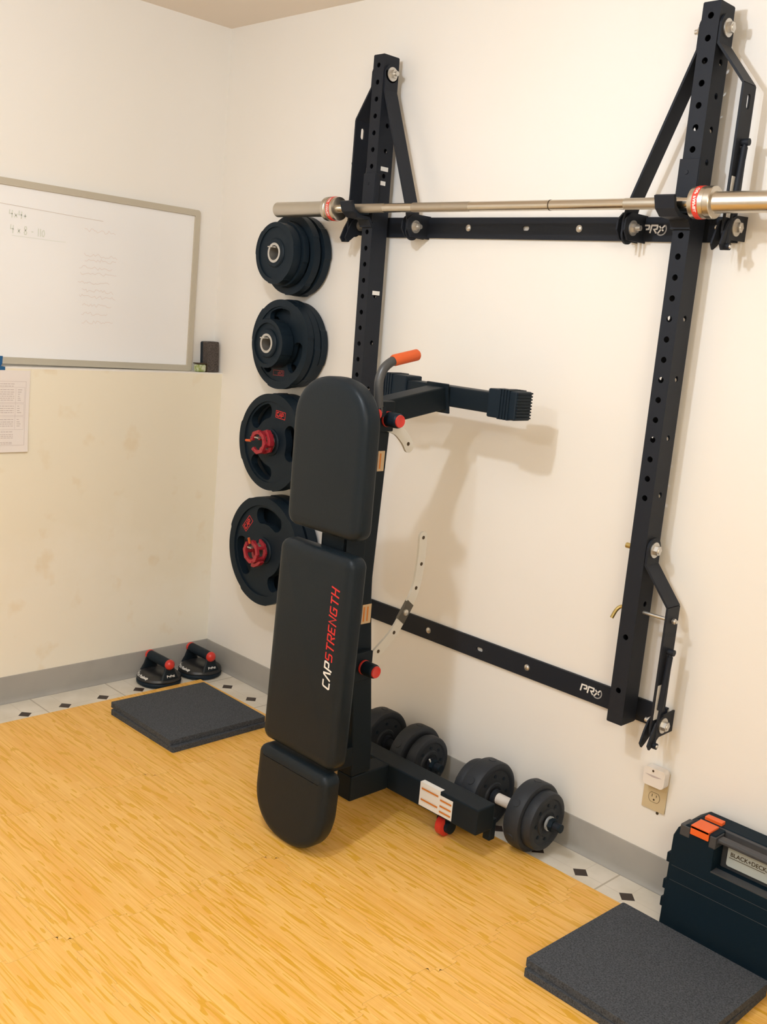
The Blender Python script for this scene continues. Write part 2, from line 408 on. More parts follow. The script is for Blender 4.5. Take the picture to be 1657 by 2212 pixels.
# ---------------------------------------------------------------- room shell
CE = 2.494; XR = 4.75; YF = -4.6; ST = 0.066; LZ = 1.2045
def struct(name, bm, m, **k): return tag(mk(name, bm, m, **k), kind='structure')
struct('floor', box(B(), -0.2, XR, YF, 0.15, -0.1, 0.0), M['vinyltile'])
struct('ceiling', box(B(), -0.2, XR, YF, 0.15, CE, CE + 0.1), M['ceiling'])
wb = struct('wall_back', box(B(), -0.2, XR, 0.0, 0.15, 0.0, CE), M['wall'])
cyl_h = B(); cyl(cyl_h, (2.1157, -0.0012, 0.219), (2.1157, 0.004, 0.219), 0.0042, seg=14)
tag(mk('screw_hole', cyl_h, M['darkslot'], wb), kind='structure')
struct('wall_left', box(B(), -0.2, -ST, YF, 0.0, LZ, CE), M['wall'])
struct('wall_left_lower', box(B(), -0.2, 0.0, YF, 0.0, 0.0, LZ - 0.004), M['oldwall'])
struct('trim_1', box(B(), -ST, 0.0008, YF, 0.0, LZ - 0.004, LZ), M['wall'])
struct('wall_right', box(B(), XR, XR + 0.1, YF, 0.15, 0.0, CE), M['wall'])
struct('wall_front', box(B(), -0.2, XR, YF - 0.1, YF, 0.0, CE), M['wall'])
def cove(p0, p1, nrm):
    """vinyl cove base: thin sheet with a toe that curves out at the floor."""
    bm = B(); p0 = Vector(p0); p1 = Vector(p1); nrm = Vector(nrm)
    prof = [(0, 0), (.012, 0), (.012, .0025), (.0085, .006), (.0055, .012), (.004, .022), (.004, .0985), (.0028, .1009), (0, .1009)]
    A = [bm.verts.new(p0 + nrm * a + Vector((0, 0, z))) for a, z in prof]; C = [bm.verts.new(p1 + nrm * a + Vector((0, 0, z))) for a, z in prof]
    for i in range(len(prof)):
        j = (i + 1) % len(prof); bm.faces.new((A[i], A[j], C[j], C[i]))
    bm.faces.new(A); bm.faces.new(C[::-1]); return bm
struct('baseboard_back', cove((0, 0, 0), (XR, 0, 0), (0, -1, 0)), M['base'])
struct('baseboard_left', cove((0, 0, 0), (0, YF, 0), (1, 0, 0)), M['base'])
struct('baseboard_right', cove((XR, 0, 0), (XR, YF, 0), (-1, 0, 0)), M['base'])
struct('baseboard_front', cove((0, YF, 0), (XR, YF, 0), (0, 1, 0)), M['base'])

# ---------------------------------------------------------------- foam puzzle tiles
T0X, T0Y, TS, TZ = 0.186, -0.155, 0.61, 0.012
def jig(n_=8, amp=0.014):
    """toothed edge from 0..1, returns (t, offset) samples of dovetail teeth."""
    out = [(0, 0)]
    for k in range(n_):
        a = (k + 0.5) / n_; w = 0.5 / n_
        s_ = 1 if k % 2 == 0 else -1
        out += [(a - w * .62, 0), (a - w * .78, s_ * amp * .8), (a - w * .6, s_ * amp), (a + w * .6, s_ * amp), (a + w * .78, s_ * amp * .8), (a + w * .62, 0)]
    out.append((1, 0)); return out
JG = jig()
def tile_outline(i, j, nx, ny):
    x0, y0 = T0X + i * TS, T0Y - (j + 1) * TS; g = 0.0002; o = []
    hv = {'b': j < ny - 1, 't': j > 0, 'l': i > 0, 'r': i < nx - 1}
    e = [(x0 + t * TS, y0 + (w if hv['b'] else 0) + g) for t, w in JG[:-1]]; o += e
    e = [(x0 + TS + (w if hv['r'] else 0) - g, y0 + t * TS) for t, w in JG[:-1]]; o += e
    e = [(x0 + t * TS, y0 + TS + (w if hv['t'] else 0) - g) for t, w in reversed(JG[1:])]; o += e
    e = [(x0 + (w if hv['l'] else 0) + g, y0 + t * TS) for t, w in reversed(JG[1:])]; o += e
    if not hv['b']: o = [p for p in o]
    return o
NX, NY = 7, 7
names_r = ['nearest the wall', 'second row from the wall', 'third row from the wall', 'fourth row from the wall', 'fifth row from the wall', 'sixth row from the wall', 'seventh row from the wall']
desc = {
 (0, 0): 'bamboo print foam tile nearest the room corner, under the small stack of black squares',
 (1, 0): 'bamboo print foam tile directly under the hanging seat end of the upright bench',
 (2, 0): 'bamboo print foam tile under the right end of the bench crossbar and its red roller',
 (3, 0): 'bamboo print foam tile carrying the large black squares stack by the tool case',
 (0, 1): 'bamboo print foam tile at the left photo edge, left of the corner black squares',
 (1, 1): 'bamboo print foam tile on open floor, left of the bench seat end',
 (2, 1): 'bamboo print foam tile on open floor at the bottom centre, below the bench',
 (3, 1): 'bamboo print foam tile at the bottom edge, left of the large black squares stack',
 (1, 2): 'bamboo print foam tile cut by the left photo edge, halfway down the open floor',
 (2, 2): 'bamboo print foam tile in the bottom left corner of the photo',
}
for i in range(NX):
    for j in range(NY):
        if (i, j) not in desc and (i > 4 or j > 4): continue
        bm = B(); plate2d(bm, [tile_outline(i, j, NX, NY)], lambda u, v, w: Vector((u, v, w)), 0.0003, TZ)
        o = mk('puzzle_mat_tile', bm, [M['bamboo'], M['foamcore']], origin=(T0X + i * TS, T0Y - j * TS, 0.0), smooth=False)
        for p in o.data.polygons:
            if abs(p.normal.z) < .5: p.material_index = 1
        tag(o, desc.get((i, j), 'bamboo print foam tile, column %s from the left wall, %s' % (['one', 'two', 'three', 'four', 'five'][i], names_r[j])), 'foam mat', 'bamboo print puzzle mat tiles')

# ---------------------------------------------------------------- wall mounted folding rack
PW, PD = 0.047, 0.067       # upright face width (x), depth (y)
UT, UB = 2.282, 0.466
YB = -0.033                 # back of upright; front at YB-PD = -0.100
HZ = [2.2519 - 0.0508 * k for k in range(24)] + [0.7069, 0.5575]
SZ = [2.1516, 2.0744, 1.9974, 1.9212, 1.545, 1.3938, 1.2430, 1.0938, 0.80]
rack = empty('folding_squat_rack', (1.45, 0, 0.46), 'black wall-mounted folding squat rack with two perforated uprights and two crossbeams', 'squat rack')
def upright(xc, lean=0.0):
    def X(x, z): return x + lean * (1.5 - z)
    x0, x1 = xc - PW / 2, xc + PW / 2; y1, y0 = YB, YB - PD; t = 0.003
    bm = B()
    holes = [circle(0, z, 0.0078, 18) for z in HZ]
    plate2d(bm, [[(-PW / 2, UB), (PW / 2, UB), (PW / 2, UT), (-PW / 2, UT)]] + holes, lambda u, v, w: Vector((X(xc + u, v), w, v)), y0, y0 + t)
    plate2d(bm, [[(-PW / 2, UB), (PW / 2, UB), (PW / 2, UT), (-PW / 2, UT)]] + [circle(0, z, 0.0078, 12) for z in HZ], lambda u, v, w: Vector((X(xc + u, v), w, v)), y1 - t, y1)
    sh = [circle(y0 + .035, z, 0.0078, 14) for z in SZ]
    for a, c in ((x0, x0 + t), (x1 - t, x1)):
        plate2d(bm, [[(y0 + t, UB), (y1 - t, UB), (y1 - t, UT), (y0 + t, UT)]] + sh, lambda u, v, w: Vector((X(w, v), u, v)), a, c)
    o = mk('upright', bm, M['powder'], rack, smooth=False)
    o['label'] = 'perforated square-edged steel upright'
    # end caps
    for z0, z1 in ((UT, UT + 0.002), (UB - 0.002, UB)):
        c = B(); zc = z0
        box(c, X(x0 + .001, zc), X(x1 - .001, zc), y0 + .001, y1 - .001, z0, z1); mk('end_cap', c, M['powder'], o, smooth=False)
    return o
XU_R, XU_L, LEAN = 2.0040, 0.8800, 0.016
upR = upright(XU_R); upL = upright(XU_L, LEAN)
def beam(z0, z1, name='crossbeam'):
    x0, x1 = 0.795, 2.105; zc = (z0 + z1) / 2
    loops = [[(x0, z0), (x1, z0), (x1, z1), (x0, z1)], slot(1.448, zc, .0062, .006, False)]
    bm = B(); plate2d(bm, loops, lambda u, v, w: Vector((u, w, v)), -0.0105, -0.0055)
    for z, s_ in ((z0, 1), (z1, -1)):   # rolled top and bottom flanges to the wall
        box(bm, x0, x1, -0.0055, -0.0005, min(z, z + s_ * .005), max(z, z + s_ * .005))
    o = mk(name, bm, M['powder'], rack, smooth=False, bevel=0.0008)
    for x in (1.2295, 1.6359, 1.95, 0.95):
        c = B(); cyl(c, (x, -.0105, zc), (x, -.0122, zc), .0098); lathe(c, [(.0088, 0), (.0080, .002), (.0045, .0042), (0, .005)], (x, -.0118, zc), (0, -1, 0), seg=20)
        if x in (1.95, 0.95): c.free(); continue
        mk('lag_bolt', c, M['steel'], o)
    return o
bmU = beam(1.7374, 1.7995); bmL = beam(0.4584, 0.522)
def logo(parent, u0, z0):
    fn = lambda u, v, w: Vector((u, -.0112, v))
    bm = B(); x = letters(bm, 'rq', 0.023, fn, .20, .18, u0, z0, 1.08)
    stroke(bm, [(x + .000, z0 - .001), (x + .006, z0 + .007), (x + .012, z0 + .013), (x + .019, z0 + .020)], .0042, fn)
    stroke(bm, [(x + .003, z0 + .018), (x + .009, z0 + .011), (x + .016, z0 + .006)], .004, fn)
    mk('logo_lettering', bm, M['labelwhite'], parent, smooth=False)
    g = B(); cx, cz = x + .009, z0 + .010
    stroke(g, [(cx + .015 * math.cos(t), cz + .015 * math.sin(t)) for t in [math.radians(-150 + 15 * k) for k in range(14)]], .0035, fn)
    mk('logo_swoosh', g, M['labelgrey'], parent, smooth=False)
logo(bmU, 1.836, 1.7585); logo(bmL, 1.829, 0.4825)

def bolt(parent, p, d, head=True, r=.0145):
    """washer plus hex head (or threaded nut end) pointing along d from p."""
    p = Vector(p); d = Vector(d).normalized(); bm = B()
    cyl(bm, p, p + d * .003, r * 1.45, seg=28); hexnut(bm, p + d * .003, p + d * .014, r * .92)
    if head: lathe(bm, [(r * .6, 0), (r * .5, .002), (0, .0025)], p + d * .014, d, seg=18)
    else: cyl(bm, p + d * .014, p + d * .024, r * .5, seg=16)
    return mk('bolt', bm, M['steel'], parent, smooth=True)
def gas_spring(parent, a, c):
    a = Vector(a); c = Vector(c); d = (c - a).normalized(); mid = a + (c - a) * .62
    bm = B(); cyl(bm, a + d * .012, mid, .0078); sp = mk('gas_spring', bm, M['powder'], parent)
    bm = B(); cyl(bm, mid, c - d * .01, .0035, seg=14); mk('piston_rod', bm, M['powder'], sp)
    for q in (a, c):
        bm = B(); cyl(bm, q - Vector((.012, 0, 0)), q + Vector((.010, 0, 0)), .0085, seg=20); cyl(bm, q - d * .0, q + (d if q is a else -d) * .016, .0055, seg=14); mk('ball_joint', bm, M['powder'], sp)
    for q, s_ in ((a + Vector((-.012, 0, 0)), -1), (c + Vector((.010, 0, 0)), 1)):
        bm = B(); lathe(bm, [(.005, 0), (.004, .003), (0, .004)], q, (s_, 0, 0), seg=14); mk('rivet', bm, M['steel'], sp)
    return sp
def strap(parent, xs, s_, zt, zb, lean, out=.079, slotted=True, white=True, drop=.095, zend=None):
    """offset link bar bolted to the upright's side, jogging out by 'out' then running down to the wall bracket."""
    yc = -.0675; w = .060
    X0 = xs + s_ * .004
    path = [(X0, yc, zt + .012), (X0, yc, zt - .035), (X0 + s_ * out, yc, zt - .035 - drop), (X0 + s_ * out, yc, zb - .02)]
    bm = B(); sweep(bm, path[:3], (0, 1, 0), w, .006)
    xa, xb = sorted((X0 + s_ * out - .003, X0 + s_ * out + .003)); z1, z0 = zt - .035 - drop, zb - .028
    ends = [(yc - w / 2, z1)] + [(yc - w / 2 * math.cos(t), z0 + .02 - w / 2 * math.sin(t)) for t in [PI * k / 10 for k in range(11)]] + [(yc + w / 2, z1)]
    lp = [ends]
    if slotted: lp.append(slot(yc + .002, z1 - .038, .0075, .010))
    plate2d(bm, lp, lambda u, v, w_: Vector((w_, u, v)), xa, xb)
    cyl(bm, (X0 - .003, yc, zt + .006), (X0 + .003, yc, zt + .006), w / 2, seg=28)
    st = mk('link_bar', bm, M['powder'], parent, smooth=False)
    xo = X0 + s_ * out + s_ * .012
    gas_spring(st, (xo, yc - .004 + (.004 if s_ > 0 else 0), (zb + .195) if slotted else (zb + .205)), (xo, yc - .022, zb - .048))
    if white:
        bm = B(); xf = X0 + s_ * out + s_ * .0036
        if s_ > 0: box(bm, xf - .0004, xf + .0004, yc - .026, yc - .006, zb + .02, zb + .115)
        else: box(bm, xf, xf, yc, yc, 0, 0)
        if s_ > 0: mk('white_sticker', bm, M['labelwhite'], st, smooth=False)
        else: bm.free()
    # pivot tab on the wall bracket
    bm = B(); xt = X0 + s_ * (out - .013)
    lp = [(-.001, zb + .031), (yc + .01, zb + .028), (yc - .022, zb + .012), (yc - .036, zb - .012), (yc - .050, zb - .045), (yc - .040, zb - .058), (yc - .026, zb - .050), (yc + .0, zb - .030), (-.001, zb - .028)]
    for q in (xt, X0 + s_ * (out + .010)):
        plate2d(bm, [lp], lambda u, v, w_: Vector((w_, u, v)), q - .0025, q + .0025)
    tb = mk('pivot_bracket', bm, M['powder'], parent, smooth=False)
    bolt(tb, (X0 + s_ * (out + .0128), yc + .012, zb), (s_, 0, 0)); bolt(tb, (xt - s_ * .0028, yc + .012, zb), (-s_, 0, 0), False, .012)
    return st
def brace(parent, xs, s_, zt, zb, dx):
    yc = -.0675; X0 = xs + s_ * .004
    bm = B(); sweep(bm, [(X0, yc, zt + .012), (X0, yc, zt - .045), (X0 + s_ * (dx - .006), yc, zb + .045), (X0 + s_ * dx, yc, zb + .012), (X0 + s_ * dx, yc, zb - .022)], (0, 1, 0), .055, .006)
    cyl(bm, (X0 - .003, yc, zt + .006), (X0 + .003, yc, zt + .006), .0275, seg=28)
    cyl(bm, (X0 + s_ * dx - .003, yc, zb - .018), (X0 + s_ * dx + .003, yc, zb - .018), .0275, seg=28)
    br = mk('brace_bar', bm, M['powder'], parent, smooth=False)
    bm = B(); xo = X0 + s_ * dx
    lp = [(-.001, zb + .034), (yc - .012, zb + .034), (yc - .034, zb + .015), (yc - .036, zb - .012), (yc - .018, zb - .036), (-.001, zb - .036)]
    for q in (xo - .0115, xo + .0115): plate2d(bm, [lp], lambda u, v, w_: Vector((w_, u, v)), q - .0025, q + .0025)
    tb = mk('pivot_bracket', bm, M['powder'], parent, smooth=False)
    bolt(tb, (xo + .0142, yc, zb - .004), (1, 0, 0), False, .0135); bolt(tb, (xo - .0142, yc, zb - .004), (-1, 0, 0), True, .0135)
    return br
ZT = 2.224; ZU = 1.7685; ZL = 0.490
xr0, xr1 = XU_R - PW / 2, XU_R + PW / 2
strap(rack, xr1, 1, ZT, ZU, 0); brace(rack, xr0, -1, ZT, ZU, .147)
bolt(upR, (xr1 + .0072, -.0675, ZT + .004), (1, 0, 0)); bolt(upR, (xr0 - .0072, -.0675, ZT + .004), (-1, 0, 0), False, .012)
strap(rack, xr1, 1, 0.945, ZL, 0, slotted=False)
bolt(upR, (xr1 + .0072, -.0675, .949), (1, 0, 0))
c = B(); cyl(c, (xr0 - .030, -.0675, .944), (xr0, -.0675, .944), .0075, seg=18); mk('bolt', c, M['brass'], upR)
# hitch pin through the lower link
c = B(); cyl(c, (xr0 - .004, -.068, .778), (xr1 + .100, -.068, .778), .0048, seg=16)
mk('pin_shaft', c, M['steel'], None); c = B()
tube(c, smooth_path([(xr0 - .004, -.068, .778), (xr0 - .020, -.069, .776), (xr0 - .030, -.075, .765), (xr0 - .037, -.082, .742)], 6), .0052, seg=14)
pin = mk('hitch_pin', c, M['brass'], rack); pin['label'] = 'zinc hitch pin with bent yellowish handle'
sh_ = bpy.data.objects['pin_shaft']; sh_.parent = pin; sh_.location = -ORG[pin.name]
c = B(); lathe(c, [(.007, 0), (.0075, .006), (.004, .011), (0, .013)], (xr1 + .088, -.068, .778), (1, 0, 0), seg=16); mk('pin_tip', c, M['steel'], pin)
xl = lambda z: XU_L + LEAN * (1.5 - z)
strap(rack, xl(ZT) - PW / 2, -1, ZT, ZU, 0, out=.062, white=False); brace(rack, xl(ZT) + PW / 2, 1, ZT, ZU, .150)
bolt(upL, (xl(ZT) + PW / 2 + .0072, -.0675, ZT + .004), (1, 0, 0), False); bolt(upL, (xl(ZT) - PW / 2 - .0072, -.0675, ZT + .004), (-1, 0, 0))
strap(rack, xl(.945) - PW / 2, -1, 0.945, ZL, 0, out=.060, slotted=False, white=False)
for z, w, yy in ((1.9425, .032, -.0655), (1.8985, .022, -.068), (1.5545, .032, -.063)):
    c = B(); xx = xl(z) + PW / 2 + .0006; box(c, xx - .0003, xx + .0006, yy - w / 2, yy + w / 2, z - .0065, z + .0065); mk('white_sticker', c, M['labelwhite'], upL, smooth=False)
# j cups hooked on the uprights
def j_cup(xc, label):
    jc = empty('j_cup', (xc, -.105, 1.80), label, 'barbell holder', 'j-cups holding the barbell')
    hw = PW / 2 + .0035
    bm = B(); box(bm, xc - hw, xc + hw, -.1065, -.1012, 1.775, 1.925)
    mk('back_plate', bm, M['powder'], jc, smooth=False, bevel=.0012)
    for s_ in (-1, 1):
        c = B(); box(c, xc + s_ * (hw - .0005) - .002, xc + s_ * (hw - .0005) + .002, -.104, -.086, 1.825, 1.925); mk('side_flange', c, M['powder'], jc, smooth=False, bevel=.001)
    c = B(); sweep(c, [(xc, -.104, 1.758), (xc, -.104, 1.764), (xc, -.118, 1.784), (xc, -.165, 1.7855), (xc, -.186, 1.800), (xc, -.197, 1.828)], (1, 0, 0), 2 * hw, .0095)
    mk('hook', c, M['powder'], jc, smooth=False, bevel=.001)
    c = B(); sweep(c, [(xc, -.1115, 1.830), (xc, -.1215, 1.797), (xc, -.160, 1.7915), (xc, -.181, 1.803), (xc, -.191, 1.829)], (1, 0, 0), 2 * hw - .004, .005)
    mk('liner', c, M['rubber'], jc, smooth=False)
    c = B(); lathe(c, [(.0055, 0), (.0048, .0018), (0, .0022)], (xc - .004, -.1065, 1.893), (0, -1, 0), seg=18); mk('screw', c, M['powder'], jc)
    return jc
j_cup(XU_R, 'black J-cup hooked on the right upright under the barbell'); j_cup(xl(1.85), 'black J-cup hooked on the left upright under the barbell')

# ---------------------------------------------------------------- barbell
bb = empty('barbell', (1.45, -.155, 1.8125), 'chrome barbell with red collar bands resting in the rack above the plates', 'barbell')
def by(x): return Vector((x, -.155, 1.8118 + (x - 1.45) * .0035))
c = B(); cyl(c, by(.79), by(2.075), .0138, seg=32); shaft = mk('shaft', c, M['chrome'], bb)
for a, d_ in ((.835, 1.005), (1.13, 1.355), (1.87, 2.02)):
    c = B(); cyl(c, by(a), by(d_), .01415, seg=32, caps=True); mk('knurling', c, M['knurl'], shaft)
c = B(); cyl(c, by(1.637), by(1.640), .01425, seg=32); mk('ring_mark', c, M['darkslot'], shaft)
for a, s_, lim in ((.800, -1, .4806), (2.0585, 1, 2.385)):
    p = by(a); q = by(lim); ln = abs(lim - a); d = (q - p).normalized()
    c = B(); lathe(c, [(.0138, 0), (.030, 0), (.0365, .002), (.0375, .006), (.0375, .034), (.036, .037), (.036, .040), (.038, .042), (.038, .056), (.0365, .058), (.026, .059), (.0248, .062), (.0248, ln - .003), (.0225, ln), (.012, ln), (.010, ln - .002), (0, ln - .002)], p, d, seg=48)
    sl = mk('sleeve', c, M['chromes'], bb)
    c = B(); lathe(c, [(.0372, .014), (.0384, .0145), (.0384, .0285), (.0372, .029)], p, d, seg=48); band = mk('red_band', c, M['redring'], sl)
    def bf(u, v, w, p=p, d=d, s_=s_):
        ang = u / .0388; yy = Vector((0, -1, 0)) * math.cos(ang) + Vector((0, 0, -1)) * math.sin(ang)
        return p + d * (.0215 + (v - .0045) * s_ * -1) + yy * .0387
    c = B(); font_text(c, 'CAP  BARBELL', .010, lambda u, v, w: bf(u - .035, v, w), 0.0004); mk('band_lettering', c, M['labelwhite'], band, smooth=False)

# ---------------------------------------------------------------- plate pegs, plates, clamps on the wall
def plate(r, y0, y1, xc, zc, ph, label, group='rubber weight plates on the wall pegs', text=None, tang=90, tilt=None, wide=1.0, grips=True, hub=.0255, ringout=.034):
    """y0 (near wall) .. y1 (toward room, more negative)."""
    yc = (y0 + y1) / 2; t = abs(y1 - y0)
    o = empty('weight_plate', (xc, yc, zc), label, 'weight plate', group)
    def out(sc, n_=144):
        lp = []
        for k in range(n_):
            a = 2 * PI * k / n_; dd = ((math.degrees(a) - ph + 60) % 120) - 60
            f = 1.0 if abs(dd) > 24 else 1.022
            lp.append((r * f * sc * math.cos(a), r * f * sc * math.sin(a)))
        return lp
    fn = lambda u, v, w: Vector((xc + u, w, zc + v))
    bm = B()
    plate2d(bm, [out(1.0), circle(0, 0, r * .845, 72)], fn, y0, y1)
    rim = bm
    loops = [circle(0, 0, r * .86, 72), circle(0, 0, hub + .004, 32)]
    big = r > .12
    if big and grips:
        ra, rb_ = r * .50, r * .80; rc = (ra + rb_) / 2; hr = (rb_ - ra) / 2
        for k in range(3):
            a0 = math.radians(ph + 60 + 120 * k); half = math.radians(22); lp = []
            for q in range(9): a = a0 - half + 2 * half * q / 8; lp.append((rb_ * math.cos(a), rb_ * math.sin(a)))
            for q in range(1, 8):
                th = q * PI / 8; a = a0 + half; lp.append((rc * math.cos(a) + hr * (math.cos(a) * math.cos(th) - math.sin(a) * math.sin(th) * .8), rc * math.sin(a) + hr * (math.sin(a) * math.cos(th) + math.cos(a) * math.sin(th) * .8)))
            for q in range(9): a = a0 + half - 2 * half * q / 8; lp.append((ra * math.cos(a), ra * math.sin(a)))
            for q in range(1, 8):
                th = PI - q * PI / 8; a = a0 - half; lp.append((rc * math.cos(a) + hr * (math.cos(a) * math.cos(th) + math.sin(a) * math.sin(th) * .8), rc * math.sin(a) + hr * (math.sin(a) * math.cos(th) - math.cos(a) * math.sin(th) * .8)))
            loops.append(lp)
    plate2d(bm, loops, fn, y0 - t * .16 * (1 if y0 > y1 else -1), y1 + t * .16)
    lathe(bm, [(hub + .003, -t * .5 - .001), (ringout + .012, -t * .5 - .001), (ringout + .016, -t * .5 + .003), (ringout + .016, t * .5 - .003), (ringout + .012, t * .5 + .001), (hub + .003, t * .5 + .001)], (xc, yc, zc), (0, 1, 0), seg=48, closed=True)
    body = mk('rubber_body', bm, M['rubber'], o, smooth=True, bevel=.0025 if big else .002, angle=.5)
    c = B(); lathe(c, [(hub, -t * .5 - .0025), (ringout, -t * .5 - .0025), (ringout, -t * .5 + .004), (hub + .004, -t * .5 + .005), (hub + .004, t * .5 - .005), (ringout, t * .5 - .004), (ringout, t * .5 + .002), (hub, t * .5 + .002)], (xc, yc, zc), (0, 1, 0), seg=40, closed=True)
    mk('hub_ring', c, M['steel'], o)
    if text:
        a = math.radians(tang); rad = r * .655; e_r = Vector((math.cos(a), 0, math.sin(a))); rad_v = Vector((math.cos(a), 0, math.sin(a))); a = a if tilt is None else math.radians(tilt); e_r = Vector((math.cos(a), 0, math.sin(a))); e_t = Vector((math.sin(a), 0, -math.cos(a)))
        yy = y1 + t * .16 - .0008; base = Vector((xc, yy, zc)) + rad_v * rad
        f2 = lambda u, v, w: base + e_t * u + e_r * v
        hw, hh = r * .15 * wide, r * .07 / wide; c = B()
        stroke(c, [(-hw, -hh), (hw, -hh), (hw, hh), (-hw, hh), (-hw, -hh)], .0022, f2)
        letters(c, text, hh * 1.35, f2, .22, 0, -hw * .80, -hh * .66, 1.05)
        mk('red_label', c, M['redrubber'] if r < .16 else M['redprint'], o, smooth=False)
    return o
def peg(xc, zc, ln, label, hole=.0255):
    o = empty('plate_peg', (xc, 0, zc), label, 'wall peg', 'plate storage pegs on the wall')
    zt = zc + hole - .0045
    c = B(); box(c, xc - .012, xc + .012, -ln, -.004, zt - .0045, zt - .0005); box(c, xc - .012, xc + .012, -.12, -.004, zt - .013, zt - .009)
    mk('peg_bar', c, M['steel'], o, smooth=False, bevel=.0008)
    c = B(); box(c, xc - .020, xc + .020, -.004, 0, zc - .05, zc + .05); mk('wall_flange', c, M['steel'], o, smooth=False, bevel=.0008)
    return o
XP = 0.470
peg(XP, 1.665, .172, 'small steel peg on the wall holding the top stack of plates')
plate(.138, -.010, -.040, XP, 1.665, 20, 'rubber plate flat against the wall in the top stack', grips=False)
plate(.136, -.056, -.084, XP, 1.665, 50, 'second rubber plate from the wall in the top stack')
plate(.112, -.088, -.113, XP, 1.665, 10, 'third plate from the wall in the top stack, hidden rim behind the front disc')
plate(.104, -.117, -.150, XP, 1.665, 40, 'front plate of the top stack, round disc with plain steel hub', text=None)
peg(XP, 1.353, .180, 'small steel peg on the wall holding the second stack of plates')
plate(.152, -.008, -.036, XP, 1.353, 0, 'rubber plate flat against the wall in the second stack from the top', grips=False)
plate(.155, -.042, -.068, XP, 1.353, 95, 'middle large plate in the second stack from the top')
plate(.156, -.074, -.102, XP, 1.353, 35, 'front large grip plate in the second stack from the top', text='CAP', tang=272, wide=1.25)
plate(.085, -.108, -.158, XP, 1.353, 0, 'small thick plate at the front of the second stack with steel hub')
peg(XP, 1.000, .178, 'small steel peg on the wall holding the third stack of plates')
plate(.175, -.016, -.058, XP, 1.000, 5, 'rubber plate flat against the wall in the third stack from the top', grips=False)
plate(.175, -.074, -.117, XP, 1.000, 65, 'front grip plate with red label in the third stack, partly behind the bench pad', text='CAP', tang=66, tilt=86)
peg(XP, 0.596, .178, 'small steel peg on the wall holding the bottom stack of plates')
plate(.198, -.014, -.056, XP, 0.596, 80, 'rubber plate flat against the wall in the bottom stack', grips=False)
plate(.200, -.072, -.118, XP, 0.596, 20, 'front grip plate with red label in the bottom stack, largest on the wall', text='CAP', tang=141)
def clamp(zc, rot, label):
    o = empty('collar_clamp', (XP, -.145, zc), label, 'barbell clamp', 'red barbell collar clamps')
    R_ = Matrix.Rotation(math.radians(rot), 3, 'Y')
    def fn(u, v, w): return Vector((XP, w, zc)) + R_ @ Vector((u, 0, v))
    for y0, y1, nm in ((-.172, -.161, 'front_jaw'), (-.136, -.126, 'rear_jaw')):
        oc = []; inn = []
        for k in range(8):
            a = math.radians(-157.5 + 45 * k); oc.append((.0445 * math.cos(a), .0445 * math.sin(a)))
        for k in range(22):
            a = math.radians(-157.5 + 315 * k / 21); inn.append((.0290 * math.cos(a), .0290 * math.sin(a)))
        c = B(); plate2d(c, [oc + inn[::-1]], fn, y0, y1)
        if nm == 'front_jaw':
            for a in (-140, -60, 0, 60, 140): 
                q = math.radians(a); cyl(c, fn(.037 * math.cos(q), .037 * math.sin(q), -.1745), fn(.037 * math.cos(q), .037 * math.sin(q), -.172), .0035, seg=10)
        mk(nm, c, M['redclamp'], o, smooth=False, bevel=.0012)
    for a in (-100, -35, 35, 100):
        q = math.radians(a); c = B(); cyl(c, fn(.036 * math.cos(q), .036 * math.sin(q), -.164), fn(.036 * math.cos(q), .036 * math.sin(q), -.130), .0065, seg=10); mk('spacer', c, M['redclamp'], o)
    c = B(); lp = [(.036, -.020), (.052, -.026), (.058, -.010), (.054, .018), (.046, .034), (.040, .028), (.044, .0)]
    plate2d(c, [lp], fn, -.160, -.140); mk('lever', c, M['redclamp'], o, smooth=False, bevel=.0015)
    c = B(); cyl(c, fn(-.030, .012, -.176), fn(-.050, .018, -.182), .0045, seg=10); mk('release_pin', c, M['orange'], o)
    return o
clamp(1.002, -20, 'red barbell clamp on the peg in front of the third plate stack')
clamp(0.598, 70, 'red barbell clamp on the peg in front of the bottom plate stack')

# ---------------------------------------------------------------- weight bench stored upright
bench = empty('weight_bench', (1.367, -.36, .012), 'black adjustable weight bench stored upright on its foot with red-tipped knobs', 'weight bench')
XB = 1.367; TW = .063
fb = M['blackframe']
def spar(pts, w, wid, thk, nm, m=fb, bev=.004, par=None):
    c = B(); sweep(c, pts, w, wid, thk); return mk(nm, c, m, par or bench, smooth=False, bevel=bev)
main = spar([(XB, -.4375, .168), (XB, -.4425, .263), (XB, -.4932, .700), (XB, -.4970, .765), (XB, -.4885, .986), (XB, -.4800, 1.195), (XB, -.4790, 1.252)], (1, 0, 0), TW, .076, 'main_frame_tube')
spar([(XB, -.4745, .1265), (XB, -.320, .1265)], (1, 0, 0), TW, .0775, 'rear_leg')
spar([(XB, -.460, 1.2285), (XB, -.225, 1.2700)], (1, 0, 0), TW, .066, 'front_leg')
